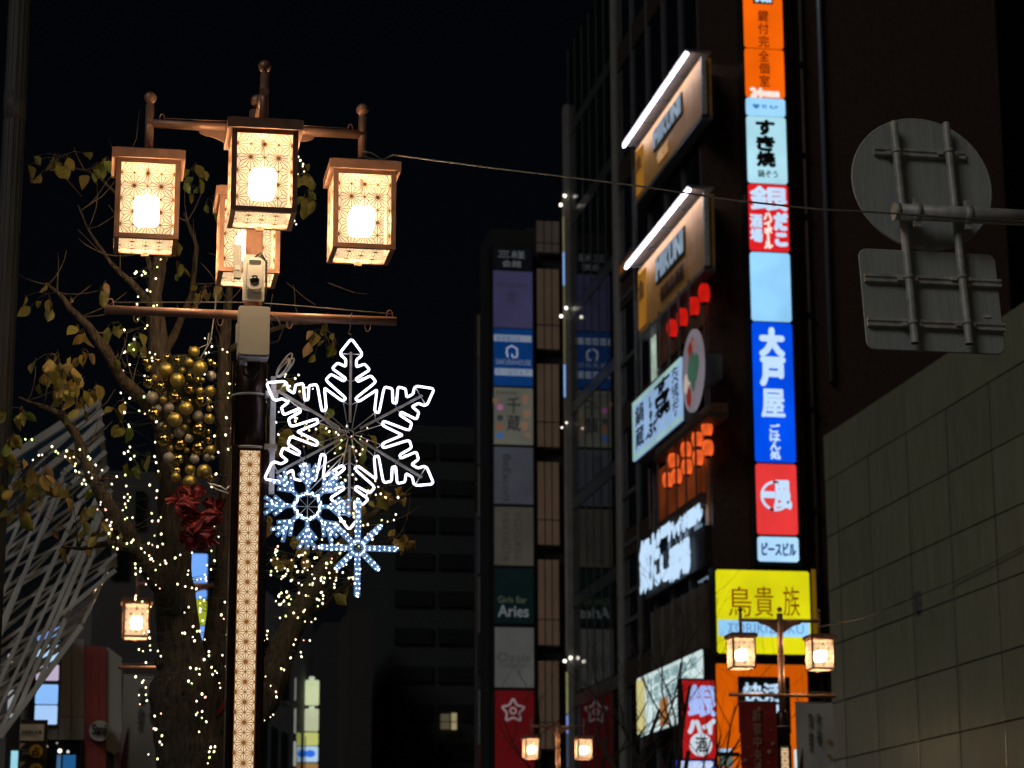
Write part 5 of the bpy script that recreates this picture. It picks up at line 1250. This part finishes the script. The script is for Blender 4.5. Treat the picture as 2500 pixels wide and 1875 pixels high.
# blue-white sign column seen between the tree stems
YV = 44.
bs = thing('tall_lit_sign', 'upright stack of glowing blue-white panels with a yellow one, seen between the tree stems', 'sign', atY(484, 1660, YV))
for (a, b, c, lab) in ((1352, 1430, (118, 172, 255), 'blank glowing blue panel'), (1440, 1462, (118, 172, 255), 'blank glowing blue panel'), (1464, 1525, (168, 176, 24), 'yellow green panel with blue dots'), (1528, 1548, (120, 168, 255), 'glowing blue panel'), (1550, 1572, (120, 168, 255), 'glowing blue panel'), (1574, 1600, (140, 170, 255), 'glowing blue panel'), (1604, 1618, (140, 140, 60), 'small yellow panel'), (1622, 1650, (36, 90, 66), 'green panel')):
    dx = (1500 - (a + b)/2)*.02
    face_sign(bs, 'sign_panel', (464 + dx, a, 504 + dx, b), YV, sign(*c), 0, None, label=lab, rnd=.03)
for y in (1486, 1512):
    q = atY(477, y, YV - .02); MB().prism([q + Vector((math.cos(a), 0, math.sin(a)))*.05 for a in [-i*math.pi/8 for i in range(16)]], (0, .01, 0)).build('printed_dot', sign(90, 120, 150), bs)
ltr(bs, 'カラオケ', (490, 1472, 500, 1516), YV, sign(110, 125, 120), True)
x0, x1, z0, z1 = rectY(463, 1345, 506, 1660, YV); MB().box((x0 - .02, YV + .032, 0), (x1 + .02, YV + .3, z1)).build('case', DARKMETAL, bs)
db = thing('dim_grey_building', 'dim plain grey building front behind the light-wound trunk', 'building', Vector((2, 46, 0)))
x0 = atY(232, 1300, 45).x; x1 = atY(545, 1300, 45).x
MB().box((x0, 45, 0), (x1, 52, atY(300, 1150, 45).z)).build('wall', mat('dim wall', (.12, .115, .115), .8, 0, .15, .7), db)
for (a, b, c, d) in ((330, 1200, 352, 1290), (510, 1380, 545, 1420), (270, 1300, 312, 1412), (510, 1430, 545, 1560)):
    x0, x1, z0, z1 = rectY(a, b, c, d, 44.97); MB().box((x0, 44.93, z0), (x1, 44.995, z1)).build('window', GLASSDARK, db)

# ================================================================== LEFT: LATTICE BUILDING
YL = 23.5
lt_ = thing('lattice_building', 'angular building front of dark blue glass behind crossing pale metal sticks', 'building', Vector((-2.6, YL + .4, 0)))
def Lp(x, y, d=0.): return atY(x, y, YL + d)
outline = [(-160,1232),(0,1142),(120,1060),(238,978),(246,1040),(256,1130),(266,1210),(274,1300),(281,1385),(240,1450),(195,1535),(120,1640),(60,1725),(0,1800),(-160,2010)]
skin = outline[:9] + [(232,1440),(150,1505),(60,1565),(-160,1700)]
mb = MB(); mb.prism([Lp(x, y, .35) for x, y in reversed(skin)], (0, .25, 0)); mb.build('glass_skin', mat('blue glass skin', (.035, .085, .15), .2, 0, .5, 1.6, spec=.5), lt_)
mb = MB(); mb.box((-9, YL + .65, 0), (Lp(-160, 1300).x + .3, YL + 6, Lp(-160, 1232).z)); mb.build('wall', CONCRETE, lt_)
STICK = mat('pale aluminium stick', (.85, .86, .84), .42, .05, .18, 3)
def poly_clip(a, b):          # clip a pixel segment to the outline
    ts = [0., 1.]
    for i in range(len(outline)):
        p, q = outline[i], outline[(i+1) % len(outline)]
        r = (b[0]-a[0], b[1]-a[1]); s = (q[0]-p[0], q[1]-p[1]); den = r[0]*s[1]-r[1]*s[0]
        if abs(den) < 1e-9: continue
        t = ((p[0]-a[0])*s[1]-(p[1]-a[1])*s[0])/den; u = ((p[0]-a[0])*r[1]-(p[1]-a[1])*r[0])/den
        if 0 <= u <= 1 and 0 < t < 1: ts.append(t)
    ts.sort(); out = []
    def inside(x, y):
        c = False
        for i in range(len(outline)):
            (x1, y1), (x2, y2) = outline[i], outline[i-1]
            if (y1 > y) != (y2 > y) and x < (x2-x1)*(y-y1)/(y2-y1) + x1: c = not c
        return c
    for t0, t1 in zip(ts, ts[1:]):
        tm = (t0+t1)/2
        if inside(a[0]+(b[0]-a[0])*tm, a[1]+(b[1]-a[1])*tm): out.append(((a[0]+(b[0]-a[0])*t0, a[1]+(b[1]-a[1])*t0), (a[0]+(b[0]-a[0])*t1, a[1]+(b[1]-a[1])*t1)))
    return out
def stick(a, b, w, d, clip=True, ext=0):
    for p, q in (poly_clip(a, b) if clip else [(a, b)]):
        if math.hypot(p[0]-q[0], p[1]-q[1]) < 25: continue
        MB().bar(Lp(*p, d), Lp(*q, d), w, w*1.3, (0, 1, 0)).build('stick', STICK, lt_)
rnd = random.Random(21)
for x in range(-330, 290, 28):                       # steep sticks, nearest layer
    x_ = x + rnd.uniform(-8, 8); sl = rnd.uniform(.40, .46)
    stick((x_, 1890), (x_ + 720*sl, 1170 + rnd.uniform(-30, 60)), rnd.uniform(.028, .042), -.06 + rnd.uniform(-.02, .02))
for y in range(1200, 2150, 30):                      # shallow sticks behind
    y_ = y + rnd.uniform(-14, 14); sl = rnd.uniform(.42, .78)
    stick((-150, y_ + 150*sl), (300, y_ - 300*sl), rnd.uniform(.02, .032), .02 + rnd.uniform(-.03, .03))
for y in range(1230, 2150, 36):
    y_ = y + rnd.uniform(-14, 14); sl = rnd.uniform(.82, 1.05)
    stick((-150, y_ + 150*sl), (300, y_ - 300*sl), rnd.uniform(.018, .028), .1 + rnd.uniform(-.02, .03))
for (a, b, w) in (((-160,1238),(242,978),.075), ((95,1108),(252,1004),.05), ((120,1142),(250,1033),.06), ((150,1160),(254,1068),.045), ((175,1180),(258,1102),.04), ((190,1215),(264,1140),.035), ((200,1260),(272,1196),.035), ((225,1335),(280,1298),.03), ((240,1395),(284,1352),.03), ((150,1500),(282,1392),.04), ((0,1800),(200,1528),.05)):
    stick(a, b, w, -.1, False)
mb = MB()
for p, q in zip(outline[3:9], outline[4:9]): mb.bar(Lp(*p, .1), Lp(*q, .1), .045, .05, (0, 1, 0))
mb.build('edge_frame', mat('white edge', (.62, .6, .56), .4, .1, .1, 3), lt_)

# grey column at the very edge
gp = thing('utility_pole', 'grey ribbed steel utility pole standing left of the lattice building', 'pole', Vector((atY(14, 900, 15).x, 15, 0)))
x0 = atY(-22, 900, 15).x; x1 = atY(34, 900, 15).x; cx = (x0 + x1)/2; r = (x1 - x0)/2
mb = MB(); n = 20
mb.tube([(cx, 15, 0), (cx, 15, 11)], r, 28)
for k in range(5): a = -math.pi/2 + (k - 2)*.42; mb.tube([(cx + r*math.cos(a), 15 + r*math.sin(a), 0), (cx + r*math.cos(a), 15 + r*math.sin(a), 11)], .006, 6)
mb.build('shaft', mat('grey pole paint', (.06, .064, .07), .6, .1, .15, 3), gp)
c0 = atY(42, 262, 15); MB().tube([(cx, 15, c0.z - .09), (cx, 15, c0.z + .09)], r*1.06, 28).build('collar', MATS['grey pole paint'], gp)

# ================================================================== LEFT: WHITE SHOP BUILDING WITH RED BAND
YWH = 36.
wb = thing('white_building', 'off-white panelled shop building with a vertical red band and slanted top', 'building', Vector((0, YWH + 3, 0)))
WHT = mat('off-white panel', (.5, .5, .48), .6, 0, .08, 1.2); REDB = mat('red band', (.4, .07, .07), .55, 0, .15, 2)
def Wp(x, y, d=0.): return atY(x, y, YWH + d)
mb = MB(); mb.prism([Wp(60, 1960, .2), Wp(298, 1960, .2), Wp(298, 1605, .2), Wp(262, 1580, .2), Wp(60, 1560, .2)], (0, 5, 0)); mb.build('wall', mat('joint grey', (.15, .15, .15), .8), wb)
for (a, b) in ((60, 100), (101, 141), (142, 174), (175, 205)):
    for (yt, yb) in ((1556, 1748), (1750, 1806)):
        q = [Wp(a + .4, yb), Wp(b - .4, yb), Wp(b - .4, yt + (b - 150)*.1 if yt < 1600 else yt), Wp(a + .4, yt + (a - 150)*.1 if yt < 1600 else yt)]
        MB().prism(q, (0, .15, 0)).build('panel', WHT, wb)
for (a, b) in ((206, 223), (223.7, 241), (241.7, 259)):
    MB().prism([Wp(a, 1960, -.04), Wp(b, 1960, -.04), Wp(b, 1576 + (b - 206)*.1, -.04), Wp(a, 1576 + (a - 206)*.1, -.04)], (0, .2, 0)).build('band_panel', REDB, wb)
MB().prism([Wp(260, 1830), Wp(278, 1842), Wp(297, 1832), Wp(297, 1606), Wp(263, 1580), Wp(260, 1580)], (0, .15, 0)).build('panel', WHT, wb)
MB().prism([Wp(278, 1960, .02), Wp(330, 1960, .02), Wp(330, 1788, .02), Wp(278, 1786, .02)], (0, .15, 0)).build('side_panel', mat('violet grey panel', (.2, .17, .18), .7), wb)
MB().bar(Wp(300, 1790, -.05), Wp(290, 1960, -.05), .05, .05, (0, 1, 0)).build('red_stripe', REDB, wb)
for (a, b, c, d, m, nm) in ((112, 1812, 196, 1960, GLASSDARK, 'shop_window'),):
    x0, x1, z0, z1 = rectY(a, b, c, d, YWH - .02); MB().box((x0, YWH - .03, z0), (x1, YWH - .005, z1)).build(nm, m, wb)
for (a, b, c, d, cc) in ((138, 1843, 148, 1900, (70, 110, 150)), (153, 1843, 184, 1900, (34, 96, 150))):
    o = face_sign(wb, 'screen', (a, b, c, d), YWH - .08, sign(*cc, .8)); o['label'] = 'blue glowing screen in the shop window'
for a in (112, 151, 196):
    x0, x1, z0, z1 = rectY(a - 1.2, 1810, a + 1.2, 1960, YWH - .1); MB().box((x0, YWH - .12, z0), (x1, YWH - .031, z1)).build('window_frame', DARKMETAL, wb)
for (x, y, r_, k) in ((146, 1833, .028, 3), (166, 1835, .02, 1), (139, 1814, .012, .5), (114, 1822, .018, .6)):
    MB().sph(Wp(x, y, -.14), r_, 8, 6).build('spot_lamp', emis('shop spot %g' % k, (1, .92, .8), k, 0), wb)
rs_ = thing('round_sign', 'round white drum sign with black rim and script on the red band', 'sign', Wp(243, 1784, -.2))
c0 = Wp(243, 1784, -.42); rr_ = (Wp(266, 1784) - Wp(220, 1784)).length/2*1.1
mb = MB(); mb.tube([c0 + UY*.02, c0 + UY*.36], rr_*1.02, 32); mb.build('drum', INKB, rs_)
MB().prism([c0 + Vector((math.cos(a), 0, math.sin(a)))*rr_ for a in [-i*math.pi/20 for i in range(40)]], (0, .019, 0)).build('face', WHT, rs_)
ltr(rs_, 'Sanji', (225, 1768, 262, 1802), YWH - .43, INKB, False, .006)
# lit panels beside the lattice sticks
lp_ = thing('panel_sign', 'stack of five pale blue lit panels on the white building beside the lattice sticks', 'sign', Wp(118, 1780, -.3))
for (a, b, c) in ((1526, 1565, (112, 152, 220)), (1575, 1617, (172, 210, 238)), (1623, 1661, (190, 175, 200)), (1671, 1719, (140, 190, 252)), (1722, 1768, (168, 205, 250))):
    dx = (1650 - (a+b)/2)*.035; face_sign(lp_, 'sign_panel', (88 + dx, a, 143 + dx, b), YWH - .4, sign(*c), 0, None, rnd=.02)
ltr(lp_, 'うなぎ', (106, 1632, 128, 1638), YWH - .42, GD)
x0, x1, z0, z1 = rectY(86, 1520, 148, 1772, YWH - .4); MB().box((x0, YWH - .368, z0), (x1, YWH - .02, z1)).build('case', DARKMETAL, lp_)
ns = thing('narrow_white_sign', 'narrow pale lit sign strip half hidden by the lattice sticks', 'sign', Wp(28, 1760, -.6))
for (a, b) in ((1575, 1620), (1684, 1752)): face_sign(ns, 'strip_face', (19, a, 33, b), YWH - .6, sign(150, 158, 165), 0, None)
face_sign(ns, 'strip_face', (26, 1833, 43, 1900), YWH - .6, sign(150, 210, 225), 0, None)
x0, x1, z0, z1 = rectY(17, 1570, 45, 1905, YWH - .6); MB().box((x0, YWH - .568, 0), (x1, YWH + .3, z1)).build('case', DARKMETAL, ns)
bg = thing('black_guide_sign', 'black guide sign with a white name plate and round yellow fortune emblems', 'sign', Vector((atY(78, 1850, 31).x, 31, 0)))
x0, x1, z0, z1 = rectY(46, 1757, 112, 1990, 31); MB().box((x0, 31, 0), (x1, 31.2, z1)).build('board', INKB, bg)
face_sign(bg, 'name_plate', (48.5, 1768, 107, 1808), 30.97, mat('sign white', (.55, .54, .5), .6))
ltr(bg, 'フジモトビル', (54, 1783, 102, 1792), 30.95, INKB, False, .004)
for y in (1834, 1880):
    c0 = atY(88, y, 30.96); MB().prism([c0 + Vector((math.cos(a), 0, math.sin(a)))*.085 for a in [-i*math.pi/14 for i in range(28)]], (0, .02, 0)).build('yellow_disc', mat('disc yellow', (.55, .36, .04), .5), bg)
    ltr(bg, '占', (79, y - 11, 97, y + 11), 30.95, INKB, False, .004)
    MB().prism([atY(48, y - 14, 30.97), atY(48, y - 4, 30.97), atY(62, y - 20, 30.97), atY(48, y - 20, 30.97)], (0, .02, 0)).build('arrow_mark', mat('sign grey', (.4, .4, .38), .6), bg)
    ltr(bg, 'タロット', (52, y - 6, 71, y + 0), 30.95, mat('sign grey', (.4, .4, .38), .6)); ltr(bg, '手相', (54, y + 2, 70, y + 9), 30.95, mat('sign grey', (.4, .4, .38), .6))

# ================================================================== BANNERS
CLW = mat('white banner cloth', (.55, .55, .53), .8, 0, .06, 3); CLR = mat('red banner cloth', (.32, .02, .016), .75, 0, .2, 5)
def banner(label, lx, ly, x0, x1, z1, z0, m, kind):
    t = thing('banner', label, 'banner', Vector((lx, ly, z0)), 'cloth banners hung from lamp crossbars')
    mb = MB(); nx, nzz = 10, 16; Y = ly - .055
    for j in range(nzz + 1):
        for i in range(nx + 1):
            u = i/nx; v = j/nzz
            mb.v.append(Vector((x0 + (x1-x0)*u, Y + .012*math.sin(u*7 + v*4)*v + .01*math.sin(v*9 + u*3), z1 - (z1-z0)*v)))
    for j in range(nzz):
        for i in range(nx):
            a = j*(nx+1) + i; mb.f.append([a, a + nx + 1, a + nx + 2, a + 1]); mb.sm.append(True)
    mb.build('cloth', m, t)
    MB().tube([(x0 - .01, Y + .01, z1), (x1 + .01, Y + .01, z1)], .009, 8).build('top_rod', mat('banner rod', (.3, .28, .25), .5), t)
    mb = MB()
    for x in (x0 + .04, x1 - .04): mb.tube([(x, Y + .01, z1), (x + .01, ly - .052, 4.645)], .006, 5)
    mb.build('tie', BLACK, t)
    w = x1 - x0; h = z1 - z0; o = Vector((0, Y - .03, 0)); DK = mat('banner ink', (.03, .03, .03), .7)
    if kind == 'w':
        lettering(t, 'またこの街で', Vector((x0 + w*.52, Y - .03, z1 - h*.36)), UX, UZ, w*.13, h*.27, DK, True, .001)
        lettering(t, '逢えるしあわせ。', Vector((x0 + w*.3, Y - .03, z1 - h*.41)), UX, UZ, w*.13, h*.32, DK, True, .001)
        for (u, v, c) in ((.86, .32, (.35, .25, .02)), (.85, .44, (.35, .25, .02))):
            p = Vector((x0 + w*u, Y - .03, z1 - h*v)); MB().prism([p + Vector((math.cos(a), 0, math.sin(a)))*.03 for a in [-i*math.pi/8 for i in range(16)]], (0, .004, 0)).build('printed_dot', mat('banner ochre', c, .7), t)
        MB().prism([Vector((x0 + .002, Y - .028, z1 - h*.6)), Vector((x0 + .002, Y - .028, z0)), Vector((x0 + w*.1, Y - .028, z0)), Vector((x0 + w*.14, Y - .028, z1 - h*.36))], (0, .004, 0)).build('printed_stripe', mat('banner wine', (.12, .02, .04), .7), t)
    else:
        GO = mat('banner gold', (.42, .28, .2), .7)
        lettering(t, '新宿中央通', Vector((x0 + w*.34, Y - .03, z1 - h*.6)), UX, UZ, w*.2, h*.54, GO, True, .004)
        rnd = random.Random(2)
        for k in range(22):
            p = Vector((x0 + w*rnd.uniform(.08, .92), Y - .027, z1 - h*rnd.uniform(.06, .97))); s = rnd.choice((.008, .012, .03))
            MB().prism([p + Vector((math.cos(a)*s*rnd.uniform(.7, 1.2), 0, math.sin(a)*s*rnd.uniform(.7, 1.2))) for a in [-i*math.pi/5 for i in range(10)]], (0, .003, 0)).build('printed_petal', GO, t)
banner('red cloth banner with gold characters and petals before the orange sign', 9.3, 31.6, 9.3 - .62, 9.3 - .1, 4.57, 2.9, CLR, 'r')
banner('white cloth banner with two columns of writing hung against the olive wall', 9.3, 31.6, 9.3 + .17, 9.3 + .71, 4.57, 2.9, CLW, 'w')
banner('white cloth banner with two columns of writing hung beside the light-wound trunk', .99, 29.3, .99 - .7, .99 - .1, 4.57, 2.9, CLW, 'w')
banner('red cloth banner half hidden between the trunk and the near lamp shaft', .99, 29.3, .99 + .12, .99 + .66, 4.57, 2.9, CLR, 'r')

# ================================================================== BARE TREES ON THE RIGHT
def bare_tree(label, x, y, h, seed, lean=0):
    rnd = random.Random(seed); t = thing('bare_tree', label, 'tree', Vector((x, y, 0)), 'bare street trees on the far pavement')
    trunk = MB(); limbs = MB()
    def grow(mb, p, d, L, r, dep):
        pts = [p]; rs = [r]
        for i in range(5):
            d = (d + Vector((rnd.uniform(-.22, .22), rnd.uniform(-.22, .22), rnd.uniform(-.04, .14)))).normalized(); p = p + d*L/5
            pts.append(p); rs.append(r*(1 - .42*(i + 1)/5))
        mb.tube(pts, rs, 8 if dep < 2 else 5)
        if dep >= 5: return
        for k in range(rnd.choice((2, 3)) if dep else 4):
            i = rnd.choice((3, 4, 5)); a = rnd.uniform(0, 6.28); sp = rnd.uniform(.5, 1.0)
            nd = (d + Vector((math.cos(a)*sp, math.sin(a)*sp, rnd.uniform(-.1, .3)))).normalized()
            grow(limbs, pts[i], nd, L*rnd.uniform(.55, .78), rs[i]*rnd.uniform(.5, .68), dep + 1)
    grow(trunk, Vector((x, y, -.1)), Vector((lean, 0, 1)), h*.4, .13, 0)
    trunk.build('trunk', BARK, t); limbs.build('branches', BARK, t)
bare_tree('bare street tree before the white menu board', 9.0, 39.0, 9.6, 5)
bare_tree('bare street tree crossing the blue and red signs', 9.3, 42.2, 9.0, 9, .05)
bare_tree('bare street tree beside the farthest copper lamp', 9.25, 45.6, 8.6, 15, -.05)
